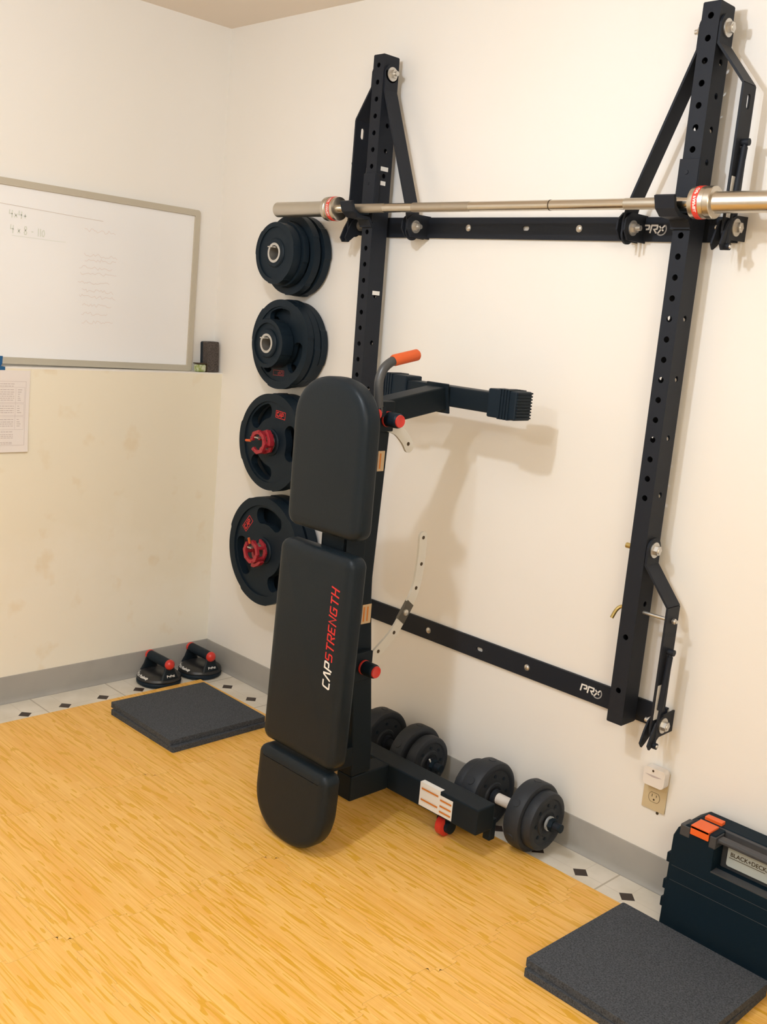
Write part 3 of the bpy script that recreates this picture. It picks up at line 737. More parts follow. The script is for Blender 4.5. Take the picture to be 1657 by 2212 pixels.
# weld plate
spar([(XB, -.2285, 1.2680), (XB, -.2225, 1.2690)], (1, 0, 0), TW + .02, .086, 'weld_plate', bev=.001)
cb = spar([(XB - .375, -.284, .1275), (1.7525, -.284, .1275)], (0, 1, 0), .076, .077, 'foot_crossbar')
XT = 1.384
tb_ = spar([(XT - .25, -.192, 1.2755), (XT + .25, -.192, 1.2755)], (0, 1, 0), .056, .058, 'support_crossbar')
for s_ in (-1, 1):
    x_in, x_out = XT + s_ * (.168 if s_ > 0 else .150), XT + s_ * .268
    c = B(); xs = sorted((x_in, x_out)); box(c, xs[0], xs[1], -.2265, -.1575, 1.2375, 1.3165)
    cap = mk('rubber_end_cap', c, M['rubber'], bench, smooth=False, bevel=.004)
    c = B()
    for k in range(4): xx = XT + s_ * (.212 + .010 * k); box(c, xx - .003, xx + .003, -.2295, -.156, 1.236, 1.3185)
    for k in range(9): zz = 1.2425 + .0085 * k; box(c, *sorted((x_out - s_ * .001, x_out + s_ * .004)), -.224, -.160, zz, zz + .0042)
    mk('grip_ribs', c, M['rubber'], cap, smooth=False)
# rollers under the foot
for xw in (1.600, 1.03):
    c = B(); lathe(c, [(0, -.014), (.024, -.014), (.0325, -.010), (.0325, .010), (.024, .014), (0, .014)], (xw, -.275, .0455), (1, 0, 0), seg=32); wh = mk('roller_wheel', c, M['red'], bench)
    c = B(); cyl(c, (xw + .013, -.275, .0455), (xw + .027, -.275, .0455), .020, seg=24); mk('wheel_hub', c, M['rubber'], wh)
    c = B(); box(c, xw + .0145, xw + .018, -.292, -.258, .040, .092); box(c, xw - .018, xw - .0145, -.292, -.258, .040, .092); mk('wheel_bracket', c, fb, bench, smooth=False)
for xw in (1.725, XB - .35):
    c = B(); box(c, xw - .002, xw + .024, -.252, -.227, .050, .115); mk('rubber_foot', c, M['rubber'], bench, smooth=False, bevel=.003)
# pads
def ell_top(x0, x1, z0, zs, zt, rb):
    """flat bottom with rounded corners, semi-elliptic top (CCW)."""
    cx = (x0 + x1) / 2; a = (x1 - x0) / 2; o = []
    for i in range(9):
        t = math.radians(180 + 90 * i / 8); o.append((x0 + rb + rb * math.cos(t), z0 + rb + rb * math.sin(t)))
    for i in range(9):
        t = math.radians(270 + 90 * i / 8); o.append((x1 - rb + rb * math.cos(t), z0 + rb + rb * math.sin(t)))
    for k in range(1, 6): o.append((x1, z0 + rb + (zs - z0 - rb) * k / 6))
    for i in range(41):
        t = PI * i / 40; s_ = math.sin(t); cc = math.cos(t)
        o.append((cx + a * math.copysign(abs(cc) ** .88, cc), zs + (zt - zs) * s_ ** .88 if s_ > 0 else zs))
    for k in range(1, 6): o.append((x0, zs - (zs - z0 - rb) * k / 6))
    return o
PROF = [(.020, .056), (.006, .056), (.002, .052), (.0, .046), (.0, .020), (.0012, .013), (.005, .007), (.011, .003), (.020, .001), (.030, 0.0)]
def pad_obj(outline, fn, label):
    c = B(); pad(c, outline, fn, .056, PROF); o = mk('seat_pad' if 'seat' in label else 'back_pad', c, M['vinyl'], bench, smooth=True, angle=1.2)
    c = B()
    base_rings = offset_loop(outline, .012); inner = offset_loop(outline, .05)
    plate2d(c, [offset_loop(outline, .010)], lambda u, v, w: fn(u, v, w), .056, .062); mk('pad_board', c, fb, o, smooth=False)
    return o
def plane_fn(y_at, slope, z_ref):
    nrm = Vector((0, 1, slope)).normalized()
    return lambda u, v, w: Vector((u, y_at + slope * -(v - z_ref) * -1, v)) + Vector((0, w, 0))
x0, x1 = 1.2215, 1.5125
bp = pad_obj(ell_top(x0, x1, .902, 1.190, 1.3205, .035), lambda u, v, w: Vector((u, -.645 + w, v)), 'back')
sy = lambda z: -.654 - (.86 - z) * .031
p2 = pad_obj(rrect(1.214, 1.517, .274, .862, .030, 8)[0:], lambda u, v, w: Vector((u, sy(v) + w, v)), 'seat')
o3 = [(u, -v) for u, v in ell_top(x0 - .002, x1 + .002, -.262, -.150, -.0145, .028)][::-1]
p3 = pad_obj(o3, lambda u, v, w: Vector((u, -.684 - (.262 - v) * .050 + w, v)), 'front seat')
# lettering running up the seat pad
ft = lambda u, v, w: Vector((1.4795 - v, sy(.497 + u) - .0006, .497 + u))
c = B(); u1 = letters(c, 'CVP', .0325, ft, .15, .22, 0, 0, .92, 1.12); mk('white_lettering', c, M['labelwhite'], p2, smooth=False)
c = B(); letters(c, 'STRENGTH', .0325, ft, .13, .22, u1 + .001, 0, .92, 1.15); mk('red_lettering', c, M['redprint'], p2, smooth=False)
# carriages between pads and frame
c = B(); box(c, XB - .048, XB + .048, -.592, -.585, .74, 1.20)
for s_ in (-1, 1): box(c, *sorted((XB + s_ * .048, XB + s_ * .042)), -.592, -.515, .72, 1.18)
hp = mk('back_pad_carriage', c, fb, bench, smooth=False, bevel=.002)
c = B(); lathe(c, [(.008, 0), (.006, .004), (0, .005)], (XB - .030, -.5925, .849), (0, -1, 0), seg=16); mk('bolt', c, M['steel'], hp)
c = B(); box(c, XB - .032, XB + .032, -.608, -.535, .30, .80); mk('seat_rail', c, fb, bench, smooth=False, bevel=.003)
c = B(); box(c, XB - .030, XB + .030, -.615, -.475, .20, .26); mk('seat_bracket', c, fb, bench, smooth=False, bevel=.003)
c = B(); box(c, XB - .028, XB + .028, -.640, -.612, .10, .235); mk('front_seat_bracket', c, fb, bench, smooth=False, bevel=.003)
c = B(); box(c, XB - .040, XB + .040, -.53, -.44, 1.195, 1.262); mk('tube_collar', c, M['rubber'], bench, smooth=False, bevel=.004)
# curved adjustment ladders
def ladder(path, wd, holes, xx, label, nm='adjustment_ladder'):
    P_ = [Vector((y, z)) for y, z in [(p[1], p[2]) for p in smooth_path([(0, a, b_) for a, b_ in path], 8)]]
    L_ = []; R_ = []
    for i, p in enumerate(P_):
        d = (P_[min(i + 1, len(P_) - 1)] - P_[max(i - 1, 0)]).normalized(); nn = Vector((-d.y, d.x))
        L_.append(p + nn * wd / 2); R_.append(p - nn * wd / 2)
    c = B(); lo, hi = xx - .0035, xx + .0035
    d = (P_[0] - P_[1]).normalized(); nn = Vector((-d.y, d.x))
    for k in range(1, 8):     # rounded end
        t = PI / 2 * k / 8 + 0
        q = P_[0] + d * math.sin(t) * wd / 2
        L_.insert(0, q + nn * (-1) * -math.cos(t) * wd / 2 * -1); R_.insert(0, q - nn * math.cos(t) * wd / 2 * -1)
    rg = [[c.verts.new((x_, q.x, q.y)) for x_, q in ((lo, a_), (hi, a_), (hi, b_), (lo, b_))] for a_, b_ in zip(L_, R_)]
    for A_, C_ in zip(rg, rg[1:]):
        for k in range(4): c.faces.new((A_[k], A_[(k + 1) % 4], C_[(k + 1) % 4], C_[k]))
    c.faces.new(rg[0][::-1]); c.faces.new(rg[-1])
    bmesh.ops.remove_doubles(c, verts=c.verts, dist=1e-5)
    o = mk(nm, c, M['silverplate'], bench, smooth=False); o['label'] = label
    for y, z in holes:
        c = B(); cyl(c, (xx - .0037, y, z), (xx + .0038, y, z), .0056, seg=16); mk('pin_hole', c, M['darkslot'], o)
    return o
XA = 1.408
la = ladder([(-.279, .868), (-.278, .800), (-.290, .715), (-.326, .647), (-.368, .589), (-.426, .543), (-.475, .508)], .031,
            [(-.279, .866), (-.277, .787), (-.290, .716), (-.366, .592), (-.424, .545)], XA, 'silver curved ladder plate with holes')
c = B(); d0 = Vector((0, -.375 + .300, .600 - .695)).normalized()
q0 = Vector((XA, -.308, .674)); q1 = Vector((XA, -.343, .622)); sweep(c, [q0, q1], (0, d0.z, -d0.y), .033, .009); st_ = mk('stop_clip', c, M['darksteel'], la, smooth=False)
c = B(); lathe(c, [(.010, 0), (.009, .003), (.004, .006), (0, .0065)], (XA + .0045, -.326, .647), (1, 0, 0), seg=20); mk('bolt', c, M['steel'], st_)
lb = ladder([(-.374, 1.135), (-.392, 1.158), (-.425, 1.184), (-.462, 1.196)], .034, [(-.379, 1.143)], XA, 'silver curved ladder plate end')
# knobs
def knob(p, ln, r, nm='pull_knob'):
    p = Vector(p); c = B()
    lathe(c, [(0, 0), (.010, 0), (.010, .012), (r * .82, .014), (r, .020), (r, ln - .008), (r * .96, ln - .004), (r * .8, ln), (0, ln)], p, (1, 0, 0), seg=32); o = mk(nm, c, M['rubber'], bench)
    c = B(); lathe(c, [(r * .84, -.0005), (r * .80, .003), (r * .45, .0015), (0, .001)], p + Vector((ln, 0, 0)), (1, 0, 0), seg=32); mk('red_tip', c, M['red'], o)
    c = B(); lathe(c, [(r * .9, .012), (r * 1.03, .0135), (r * 1.03, .019), (r * .9, .0205)], p, (1, 0, 0), seg=32, closed=True); mk('red_ring', c, M['red'], o)
    return o
knob((1.412, -.4845, 1.2155), .062, .0205); knob((1.412, -.4905, .5145), .062, .0205)
knob((1.418, -.5545, 1.2330), .040, .017)
c = B(); box(c, 1.398, 1.420, -.545, -.452, 1.180, 1.262); mk('knob_bracket', c, fb, bench, smooth=False, bevel=.003)
c = B(); box(c, 1.398, 1.420, -.545, -.452, .470, .555); mk('knob_bracket', c, fb, bench, smooth=False, bevel=.003)
c = B(); box(c, 1.412, 1.4145, -.548, -.530, .488, .522); mk('pop_pin_plate', c, M['steel'], bench, smooth=False)
# carrying handle
hpth = smooth_path([(1.440, -.532, 1.235), (1.440, -.538, 1.275), (1.440, -.541, 1.318), (1.440, -.530, 1.348), (1.440, -.508, 1.366), (1.440, -.490, 1.373)], 6)
c = B(); tube(c, hpth, .0125, 20); hd = mk('carry_handle', c, mat('handle_grey_paint', (.055, .055, .055), .35), bench)
c = B(); tube(c, [(1.440, -.496, 1.372), (1.440, -.492, 1.3735), (1.440, -.408, 1.3905), (1.440, -.404, 1.3912)], [.0135, .0155, .0155, .0125], 24); mk('handle_grip', c, M['orange'], hd)
c = B(); cyl(c, (1.372, -.530, 1.238), (1.452, -.530, 1.238), .014, seg=20); mk('handle_mount', c, fb, hd)
# stickers
def sticker(fn, w, h, par, bars, nm='warning_sticker', back='stickerback', vertical=False, holes=()):
    c = B(); plate2d(c, [[(0, 0), (w, 0), (w, h), (0, h)]], fn, -.4, .4)
    o = mk(nm, c, M[back], par, smooth=False)
    c = B()
    for k in bars:
        if vertical: a = [(k, h * .12), (k, h * .88)]
        else: a = [(w * .08, k), (w * .92, k)]
        stroke(c, a, .0060, fn, .7)
    mk('orange_bar', c, M['stickerorange'], o, smooth=False)
    c = B()
    for k in bars:
        for q in (-.0055, .0055):
            if vertical: a = [(k + q, h * .14), (k + q, h * .8)]
            else: a = [(w * .1, k + q), (w * .84, k + q)]
            stroke(c, a, .0007, fn, .8)
    mk('fine_print', c, M['print'], o, smooth=False)
    return o
XS = XB + TW / 2
sticker(lambda u, v, w: Vector((XS + .0006 + w * .0008, -.5055 + u, 1.0680 + v)), .050, .0560, main, (.010, .022, .034), back='stickertan', vertical=True)
sticker(lambda u, v, w: Vector((XS + .0006 + w * .0008, -.5070 + u, .6325 + v)), .052, .0560, main, (.011, .024, .038), back='stickertan', vertical=True)
sticker(lambda u, v, w: Vector((1.533 + u, -.3226 - w * .0008, .0940 + v)), .079, .073, cb, (.020, .054), back='labelwhite')
sticker(lambda u, v, w: Vector((1.609 + u, -.3228 - w * .0008, .0950 + v)), .052, .060, cb, (.011, .028, .046), back='labelwhite')
c = B(); box(c, 1.533, 1.612, -.3226, -.305, .1660, .1664); mk('warning_sticker', c, M['labelwhite'], cb, smooth=False)

# ---------------------------------------------------------------- dumbbells by the wall
def dumbbell(p0, ax, spec, label, collar=True):
    """spec: list of (offset along axis, radius, thickness)."""
    p0 = Vector(p0); ax = Vector(ax).normalized(); lo = min(s_[0] for s_ in spec); hi = max(s_[0] + s_[2] for s_ in spec)
    o = empty('dumbbell', p0 - Vector((0, 0, p0.z)), label, 'dumbbell', 'adjustable dumbbells on the floor by the wall')
    c = B(); cyl(c, p0 + ax * (lo - .040), p0 + ax * (hi + .040), .0125, seg=24); mk('handle_bar', c, M['powder'], o)
    mids = sorted(spec, key=lambda s_: s_[0]); gaps = [(mids[i][0] + mids[i][2], mids[i + 1][0]) for i in range(len(mids) - 1)]
    g = max(gaps, key=lambda q: q[1] - q[0])
    c = B(); cyl(c, p0 + ax * (g[0] + .012), p0 + ax * (g[1] - .002), .0165, seg=24); mk('hand_grip', c, M['white'] if collar else M['powder'], o)
    c = B(); cyl(c, p0 + ax * (g[0]), p0 + ax * (g[0] + .014), .024, seg=24); mk('inner_collar', c, M['powder'], o)
    for k, (a, r, t) in enumerate(spec):
        c = B(); lathe(c, [(.014, .006), (.030, .003), (.032, .0005), (.040, .0005), (.043, .005), (r * .76, .005), (r * .80, .001), (r * .90, 0), (r * .97, .003), (r, .009), (r * 1.0, t - .009), (r * .97, t - .003), (r * .90, t), (r * .80, t - .001), (r * .76, t - .005), (.043, t - .005), (.040, t - .0005), (.032, t - .0005), (.030, t - .003), (.014, t - .006)], p0 + ax * a, ax, seg=56, closed=True)
        u, v = frame_for(ax)
        if r > .09:   # bumps round the tread
            for q in range(6):
                an = q * PI / 3 + .4; d = u * math.cos(an) + v * math.sin(an); cyl(c, p0 + ax * (a + t / 2) + d * (r - .004), p0 + ax * (a + t / 2) + d * (r + .0016), .0135, .012, seg=20)
        pl = mk('weight_disc', c, M['dbplastic'], o, angle=.7)
        c = B()
        for q in range(8):
            an = q * PI / 4; d = u * math.cos(an) + v * math.sin(an); e = p0 + ax * (a + t) + d * r * .60
            cyl(c, e - ax * .0052, e - ax * .003, .0055, seg=10)
        mk('face_dimple', c, M['rubber'], pl)
    for s_, e in ((1, hi), (-1, lo)):
        c = B(); lathe(c, [(.0135, 0), (.021, .001), (.0215, .007), (.0135, .008)], p0 + ax * e, ax * s_, seg=28); mk('collar_ring', c, mat('pale_steel', (.62, .66, .68), .3, .5) if collar else M['powder'], o)
        c = B(); hexnut(c, p0 + ax * (e + s_ * .008), p0 + ax * (e + s_ * .022), .019); cyl(c, p0 + ax * (e + s_ * .022), p0 + ax * (e + s_ * .046), .0125, seg=18); mk('star_nut', c, M['rubber'], o)
    return o
dumbbell((1.600, -.118, .1083), (1, .012, 0), [(-.048, .086, .034), (-.012, .103, .062), (.160, .103, .056), (.207, .086, .040)],
         'right adjustable dumbbell with a pale grip and thick grey discs, beside the baseboard')
d1 = dumbbell((1.15, -.118, .1093), (1, .012, 0), [(-.062, .084, .034), (-.026, .104, .064), (.139, .104, .052), (.196, .086, .040)],
         'left adjustable dumbbell in the shade behind the bench crossbar', collar=False)
c = B(); base = Vector((1.15 + .240, -.118, .1093))
for pp in ([(0, 0, 0), (.004, -.006, .010), (.002, -.012, .022)], [(0, 0, 0), (.006, .004, .004), (.004, .010, -.002)], [(0, 0, 0), (-.002, -.006, -.008)]):
    tube(c, [base + Vector(q) for q in pp], .0028, 8)
mk('wing_clip', c, M['labelwhite'], d1)
# ---------------------------------------------------------------- black foam squares
def square(cx, cy, z, s_, rot, label, grp):
    bm = B(); R_ = Matrix.Rotation(math.radians(rot), 3, 'Z')
    lp = rrect(-s_ / 2, s_ / 2, -s_ / 2, s_ / 2, .006, 4)
    plate2d(bm, [lp], lambda u, v, w: R_ @ Vector((u, v, 0)) + Vector((cx, cy, w)), z, z + .0185)
    o = mk('rubber_mat_square', bm, M['foam'], origin=(cx, cy, z), smooth=False, bevel=.002)
    return tag(o, label, 'mat', grp)
square(.505, -.427, .0125, .392, .5, 'lower black foam square of the small stack by the room corner', 'black foam squares in the corner')
square(.492, -.421, .0318, .394, -1.0, 'upper black foam square of the small stack by the room corner', 'black foam squares in the corner')
square(2.362, -.412, .0125, .405, .3, 'lower black foam square of the stack in front of the tool case', 'black foam squares by the case')
square(2.360, -.408, .0318, .402, -1.2, 'upper black foam square of the stack in front of the tool case', 'black foam squares by the case')

# ---------------------------------------------------------------- rotating push-up stands
def pushup(cx, cy, rot, label):
    o = empty('push_up_stand', (cx, cy, 0), label, 'push-up stand', 'rotating push-up stands in the corner')
    R_ = Matrix.Rotation(math.radians(rot), 3, 'Z'); ctr = Vector((cx, cy, 0))
    F = lambda x, y, z: ctr + R_ @ Vector((x, y, z))
    c = B(); lathe(c, [(0, .001), (.080, .001), (.086, .006), (.087, .014), (.082, .020), (0, .020)], ctr, (0, 0, 1), seg=64); mk('rubber_foot_ring', c, M['rubber'], o)
    c = B(); lathe(c, [(0, .021), (.084, .021), (.0865, .026), (.083, .034), (.070, .042), (.045, .048), (0, .050)], ctr, (0, 0, 1), seg=64); tt = mk('turntable', c, mat('push_up_black', (.016, .017, .019), .33), o)
    bl = M['vinyl']
    for s_ in (-1, 1):
        c = B(); pts = [(s_ * .074, 0, .036), (s_ * .070, 0, .060), (s_ * .066, 0, .090)]
        rings = []
        for (x, y, z), hw, hx in zip(pts, (.040, .028, .019), (.010, .008, .008)):
            rings.append([c.verts.new(F(x + hx * math.cos(t), hw * math.sin(t), z)) for t in [2 * PI * k / 20 for k in range(20)]])
        for a, b_ in zip(rings, rings[1:]):
            for k in range(20): c.faces.new((a[k], a[(k + 1) % 20], b_[(k + 1) % 20], b_[k]))
        c.faces.new(rings[0][::-1]); c.faces.new(rings[-1]); mk('side_post', c, bl, o)
        c = B(); lathe(c, [(.019, 0), (.0205, .003), (.0200, .010), (.0140, .019), (.005, .023), (0, .0235)], F(s_ * .064, 0, .092), R_ @ Vector((s_, 0, 0)), seg=32); mk('red_end_cap', c, M['red'], o)
    c = B(); cyl(c, F(-.066, 0, .092), F(.066, 0, .092), .019, seg=32); mk('grip', c, M['rubber'], o)
    def rimfn(a0):
        return lambda u, v, w: ctr + Vector(((.0730 - v * .55 + .004) * math.cos(a0 + u / .078), (.0730 - v * .55 + .004) * math.sin(a0 + u / .078), .0395 + v * .42))
    c = B(); font_text(c, 'Perfect Pushup', .0165, lambda u, v, w: ctr + Vector(((.0835 - v * .9) * math.cos(math.radians(222) + u / .078), (.0835 - v * .9) * math.sin(math.radians(222) + u / .078), .0345 + v * .55)), .0006); mk('white_lettering', c, M['labelwhite'], tt, smooth=False)
    c = B(); font_text(c, 'Perfect', .012, lambda u, v, w: F(.0835 - v * .35, -.018 + u, .046 + v), .0005); mk('white_lettering', c, M['labelwhite'], tt, smooth=False)
    return o
pushup(.100, -.292, 0, 'black rotating push-up stand with red cap ends, nearer the camera by the left wall')
pushup(.104, -.103, 0, 'black rotating push-up stand tucked right into the room corner')

# ---------------------------------------------------------------- whiteboard, eraser, paper on the left wall
wbx = empty('whiteboard', (-ST, -.57, LZ), 'whiteboard with a beige metal frame and faint marker notes standing on the wall ledge', 'whiteboard')
Y1, Y0, Z0, Z1 = -.114, -1.028, LZ + .0005, LZ + .6105; fw = .0225
tilt = math.radians(-.55)
def WF(y, z, x):   # board plane, turned very slightly in its own plane
    dy, dz = y - Y1, z - Z0
    return Vector((x, Y1 + dy * math.cos(tilt) - dz * math.sin(tilt), Z0 + dy * math.sin(tilt) + dz * math.cos(tilt)))
c = B(); plate2d(c, [rrect(Y0 + .012, Y1 - .012, Z0 + .012, Z1 - .012, .003, 2)], lambda u, v, w: WF(u, v, w), -ST + .004, -ST + .012); sf = mk('writing_surface', c, M['board'], wbx, smooth=False)
c = B(); plate2d(c, [rrect(Y0, Y1, Z0, Z1, .012, 5), rrect(Y0 + fw, Y1 - fw, Z0 + fw, Z1 - fw, .002, 1)], lambda u, v, w: WF(u, v, w), -ST + .001, -ST + .020); mk('frame', c, M['boardframe'], wbx, smooth=False, bevel=.003)
sfn = lambda u, v, w: WF(u, v, -ST + .0126)
c = B(); letters(c, '4x4+', .026, sfn, .11, 0, -.868, 1.690, .9, 1.05); letters(c, '4 x 8 - 110', .028, sfn, .10, 0, -.862, 1.640, .72, 1.05)
stroke(c, [(-.855, 1.633), (-.70, 1.632), (-.66, 1.633)], .0012, sfn); mk('green_marker_notes', c, M['inkgreen'], sf, smooth=False)
c = B(); stroke(c, [(-1.0, 1.735), (-.62, 1.724), (-.52, 1.722)], .0016, sfn); mk('marker_line', c, M['inkbrown'], sf, smooth=False)
random.seed(5); c = B()
for k, zz in enumerate((1.685, 1.600, 1.583, 1.555, 1.535, 1.505, 1.475, 1.455, 1.425, 1.395, 1.365)):
    a = -.60 + random.uniform(-.01, .02); b_ = -.46 + random.uniform(-.03, .01); y = a
    pts = []
    while y < b_: pts.append((y, zz + random.uniform(-.006, .006))); y += random.uniform(.004, .010)
    stroke(c, pts, .0014, sfn)
mk('wiped_red_notes', c, M['inkred'], sf, smooth=False)
er = empty('board_eraser', (-.03, -.034, LZ), 'dark grey felt eraser block standing on the ledge in the wall corner', 'eraser')
c = B(); R_ = Matrix.Rotation(math.radians(2.5), 3, 'X')
plate2d(c, [rrect(-.0265, .0265, 0.0, .118, .006, 4)], lambda u, v, w: Vector((0, -.037, LZ + .0015)) + R_ @ Vector((w, u, v)), -.045, -.012); mk('felt_block', c, M['eraser'], er, smooth=False, bevel=.003)
c = B(); plate2d(c, [rrect(-.0262, .0262, 0.001, .117, .006, 4)], lambda u, v, w: Vector((0, -.037, LZ + .0015)) + R_ @ Vector((w, u, v)), -.0615, -.045); mk('backing', c, M['rubber'], er, smooth=False)
pk = empty('marker_packet', (-.03, -.085, LZ), 'small green and white packet on the ledge between whiteboard and eraser', 'packet')
c = B(); box(c, -.045, -.013, -.1085, -.0685, LZ + .0005, LZ + .030); mk('body', c, M['green'], pk, smooth=False, bevel=.006)
c = B(); box(c, -.046, -.012, -.1092, -.0665, LZ + .0305, LZ + .0345); box(c, -.046, -.012, -.0675, -.0640, LZ + .0005, LZ + .0335); mk('dark_strap', c, M['darkslot'], pk, smooth=False, bevel=.001)
# blue tape and paper
c = B(); lp = [(-.955, 1.196), (-.893, 1.196), (-.887, 1.203), (-.881, 1.212), (-.8795, 1.238), (-.955, 1.240)]
plate2d(c, [[(u, v) for u, v in lp if v > 1.2]], lambda u, v, w: Vector((w, u, v)), -ST + .0212, -ST + .0218)
tp = tag(mk('blue_tape', c, M['tape'], origin=(-ST + .021, -.92, 1.22), smooth=False), 'strip of blue painter tape over the bottom frame of the whiteboard', 'tape')
c = B(); box(c, -ST + .0212, .0022, -.955, -.890, LZ + .0008, LZ + .0012); box(c, .0018, .0022, -.955, -.892, LZ - .010, LZ + .001)
t2 = mk('tape_fold', c, M['tape'], tp, smooth=False)
pp = empty('paper_sheet', (.002, -.91, .92), 'white printed sheet with a table of text taped below the whiteboard', 'paper')
def PF(y, z, w):
    s_ = (1.194 - z) / .279
    return Vector((.0022 + .010 * max(0, s_ - .55) ** 1.5 * 2 + .002 * max(0, (y + .86) / .06) * s_ + w, y - s_ * .008, z))
c = B(); G = [[c.verts.new(PF(-1.016 + .214 * i / 8, 1.194 - .279 * j / 12, 0)) for j in range(13)] for i in range(9)]
for i in range(8):
    for j in range(12): c.faces.new((G[i][j], G[i + 1][j], G[i + 1][j + 1], G[i][j + 1]))
sh = mk('sheet', c, M['paper'], pp); sm = sh.modifiers.new('thick', 'SOLIDIFY'); sm.thickness = .0003
pf2 = lambda u, v, w: PF(-1.016 + u, .915 + v, .0006)
c = B()
def rect(u0, u1, v0, v1, wd=.0008):
    for a in ([(u0, v0), (u1, v0)], [(u1, v0), (u1, v1)], [(u1, v1), (u0, v1)], [(u0, v1), (u0, v0)]):
        n_ = 6; stroke(c, [(a[0][0] + (a[1][0] - a[0][0]) * k / n_, a[0][1] + (a[1][1] - a[0][1]) * k / n_) for k in range(n_ + 1)], wd, pf2)
rect(.014, .200, .024, .242)
for v0, v1 in ((.170, .222), (.126, .166), (.078, .122)): rect(.018, .196, v0, v1, .0006)
stroke(c, [(.165, .080), (.165, .220)], .0006, pf2)
random.seed(3)
for v in [.2335, .226, .214, .206, .199, .192, .185, .178, .158, .150, .143, .136, .112, .104, .097, .090, .070, .061, .055, .049, .034, .029]:
    u = .022
    while u < .158:
        w_ = random.uniform(.004, .014); stroke(c, [(u, v), (min(u + w_, .160), v)], .0018, pf2); u += w_ + .002
    if .078 < v < .222: stroke(c, [(.172, v), (.172 + random.uniform(.006, .016), v)], .0018, pf2)
mk('printed_table', c, M['print'], sh, smooth=False)

# ---------------------------------------------------------------- wall outlet and plug-in air freshener
ol = empty('wall_outlet', (2.103, 0, .28), 'ivory duplex outlet plate low on the wall under the rack', 'outlet')
c = B(); plate2d(c, [rrect(2.0680, 2.1380, .2250, .3420, .002, 3)], lambda u, v, w: Vector((u, w, v)), -.0052, 0); pl = mk('cover_plate', c, M['ivory'], ol, smooth=False, bevel=.0022)
for zc in (.262, .305):
    lp = []
    for k in range(48):
        a = 2 * PI * k / 48; x_, z_ = .0172 * math.cos(a), .0172 * math.sin(a); z_ = max(-.0140, min(.0140, z_)); lp.append((2.1030 + x_, zc + z_))
    c = B(); plate2d(c, [lp], lambda u, v, w: Vector((u, w, v)), -.0064, -.0050); so = mk('socket', c, M['ivory'], ol, smooth=False, bevel=.0005)
    c = B(); plate2d(c, [lp, [(2.103 + (x_ - 2.103) * .955, zc + (z_ - zc) * .955) for x_, z_ in lp]], lambda u, v, w: Vector((u, w, v)), -.0067, -.0062)
    box(c, 2.0955, 2.0972, -.0068, -.0060, zc + .001, zc + .0085); box(c, 2.1085, 2.1102, -.0068, -.0060, zc + .002, zc + .0080); cyl(c, (2.103, -.0068, zc - .0065), (2.103, -.006, zc - .0065), .0026, seg=14)
    mk('socket_slots', c, M['darkslot'], so, smooth=False)
af = empty('air_freshener', (2.105, -.01, .33), 'white plug-in air freshener in the top socket of the ivory outlet', 'air freshener')
c = B(); plate2d(c, [rrect(2.0760, 2.1400, .3035, .3555, .012, 6)], lambda u, v, w: Vector((u, w, v)), -.034, -.0085); hb = mk('housing', c, M['white'], af, smooth=True, bevel=.006)
c = B(); cyl(c, (2.104, -.0346, .3475), (2.104, -.032, .3475), .0032, seg=18); mk('scent_hole', c, M['darkslot'], hb)
c = B(); up = [(2.082 + .050 * k / 12, .3345 + .0012 * math.sin(PI * k / 12)) for k in range(13)]; lo_ = [(2.082 + .050 * k / 12, .3345 - .0042 * math.sin(PI * k / 12)) for k in range(12, -1, -1)]
plate2d(c, [up + lo_[1:-1]], lambda u, v, w: Vector((u, w, v)), -.0346, -.033); mk('vent_slit', c, M['print'], hb, smooth=False)

# ---------------------------------------------------------------- black tool case
tc_ = empty('tool_case', (2.47, -.09, 0), 'black plastic tool case with orange latches standing against the baseboard', 'tool case')
CX0, CX1, CH = 2.236, 2.700, .300
outl = [(CX0, .004), (CX0 + .004, 0), (CX1 - .004, 0), (CX1, .004), (CX1, CH - .045), (CX1 - .012, CH - .020), (CX1 - .03, CH), (CX0 + .040, CH), (CX0 + .014, CH - .020), (CX0 + .004, CH - .045)]
fn = lambda u, v, w: Vector((u, w, v))
notch = [(CX0, .004), (CX0 + .004, 0), (CX1 - .004, 0), (CX1, .004), (CX1, CH - .045), (CX1 - .012, CH - .020), (CX1 - .03, CH), (2.572, CH), (2.572, .205), (2.352, .205), (2.352, CH), (CX0 + .040, CH), (CX0 + .014, CH - .020), (CX0 + .004, CH - .045)]
c = B(); plate2d(c, [notch], fn, -.140, -.088); fs = mk('front_shell', c, M['case'], tc_, smooth=False, bevel=.0035)
c = B(); plate2d(c, [outl], fn, -.080, -.022); mk('back_shell', c, M['case'], tc_, smooth=False, bevel=.004)
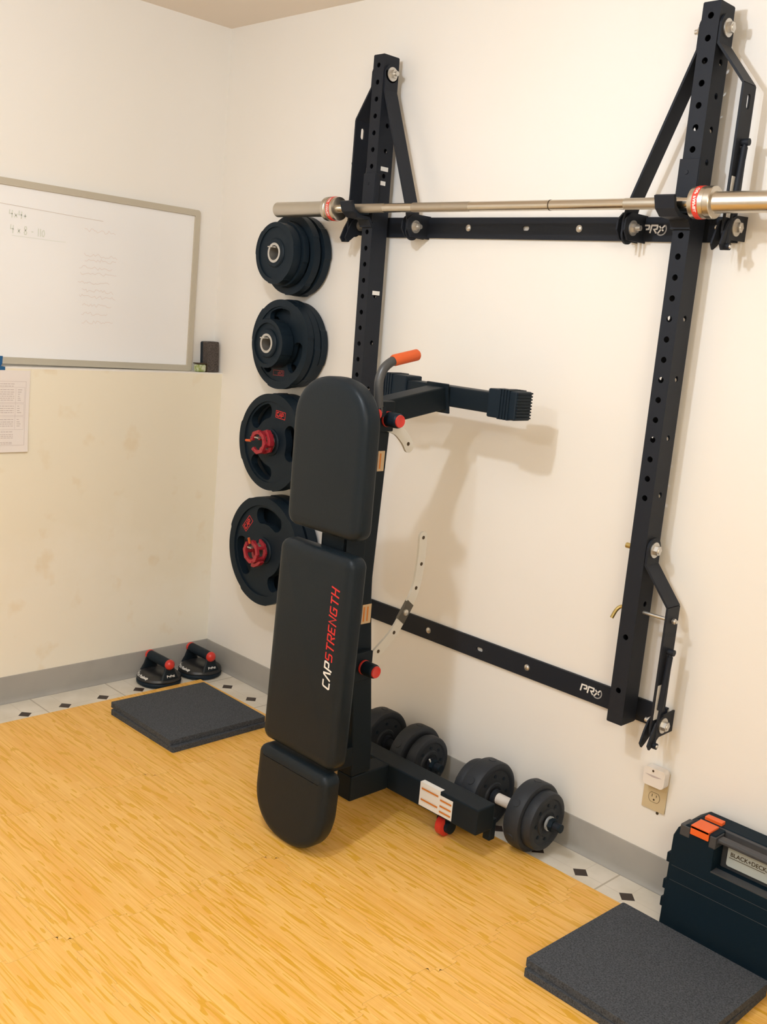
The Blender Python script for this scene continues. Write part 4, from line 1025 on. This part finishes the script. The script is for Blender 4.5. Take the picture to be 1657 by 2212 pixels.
c = B(); plate2d(c, [[(CX0 + .003, .003), (CX1 - .003, .003), (CX1 - .003, CH - .044), (CX1 - .03, CH - .002), (CX0 + .042, CH - .002), (CX0 + .006, CH - .044)]], fn, -.090, -.078); mk('seam_lip', c, M['casegrey'], tc_, smooth=False, bevel=.001)
for zz in (.110, .060, .185):
    c = B(); box(c, CX0 - .010, CX0 + .006, -.130, -.090, zz - .013, zz + .013); mk('side_lug', c, M['case'], fs, smooth=False, bevel=.002)
for a, b_, t_ in ((.020, .048, -.006), (.100, .118, -.003)):
    c = B(); box(c, CX0 + a, CX0 + b_, -.1415, -.096, CH - .036, CH + t_); mk('latch_housing', c, M['casegrey'], fs, smooth=False, bevel=.003)
for a in (CX0 + .050, 2.640 - .05 + .0):
    c = B(); box(c, a, a + .050, -.146, -.095, CH - .004, CH + .005); box(c, a, a + .050, -.146, -.1415, CH - .020, CH + .004); box(c, a + .001, a + .048, -.078, -.058, CH - .004, CH + .008); la_ = mk('latch', c, M['orangelatch'], tc_, smooth=False, bevel=.0015); la_['label'] = 'orange latch'
c = B(); sweep(c, [(2.345, -.120, CH - .020), (2.360, -.122, CH - .012), (2.565, -.122, CH - .012), (2.580, -.120, CH - .020)], (0, 1, 0), .026, .012); mk('carry_handle', c, M['casegrey'], tc_, smooth=False, bevel=.004)
c = B(); plate2d(c, [rrect(2.370, 2.500, .218, .272, .006, 4)], fn, -.1005, -.0905); lb_ = mk('label_plate', c, M['caselabel'], tc_, smooth=False, bevel=.001)
c = B(); font_text(c, 'BLACK+DECKER', .0150, lambda u, v, w: Vector((2.378 + u, -.1010, .2465 + v)), .0003); stroke(c, [(2.376, .242), (2.470, .242)], .0015, lambda u, v, w: Vector((u, -.1010, v)))
mk('label_lettering', c, M['darkslot'], lb_, smooth=False)
c = B(); box(c, 2.352, 2.572, -.140, -.112, .203, .2065); mk('recess_lip', c, M['casegrey'], fs, smooth=False)
for zz in (.175, .135):
    c = B(); box(c, CX0 + .012, CX1 - .02, -.1409, -.139, zz, zz + .0008); mk('panel_groove', c, M['casegrey'], fs, smooth=False)
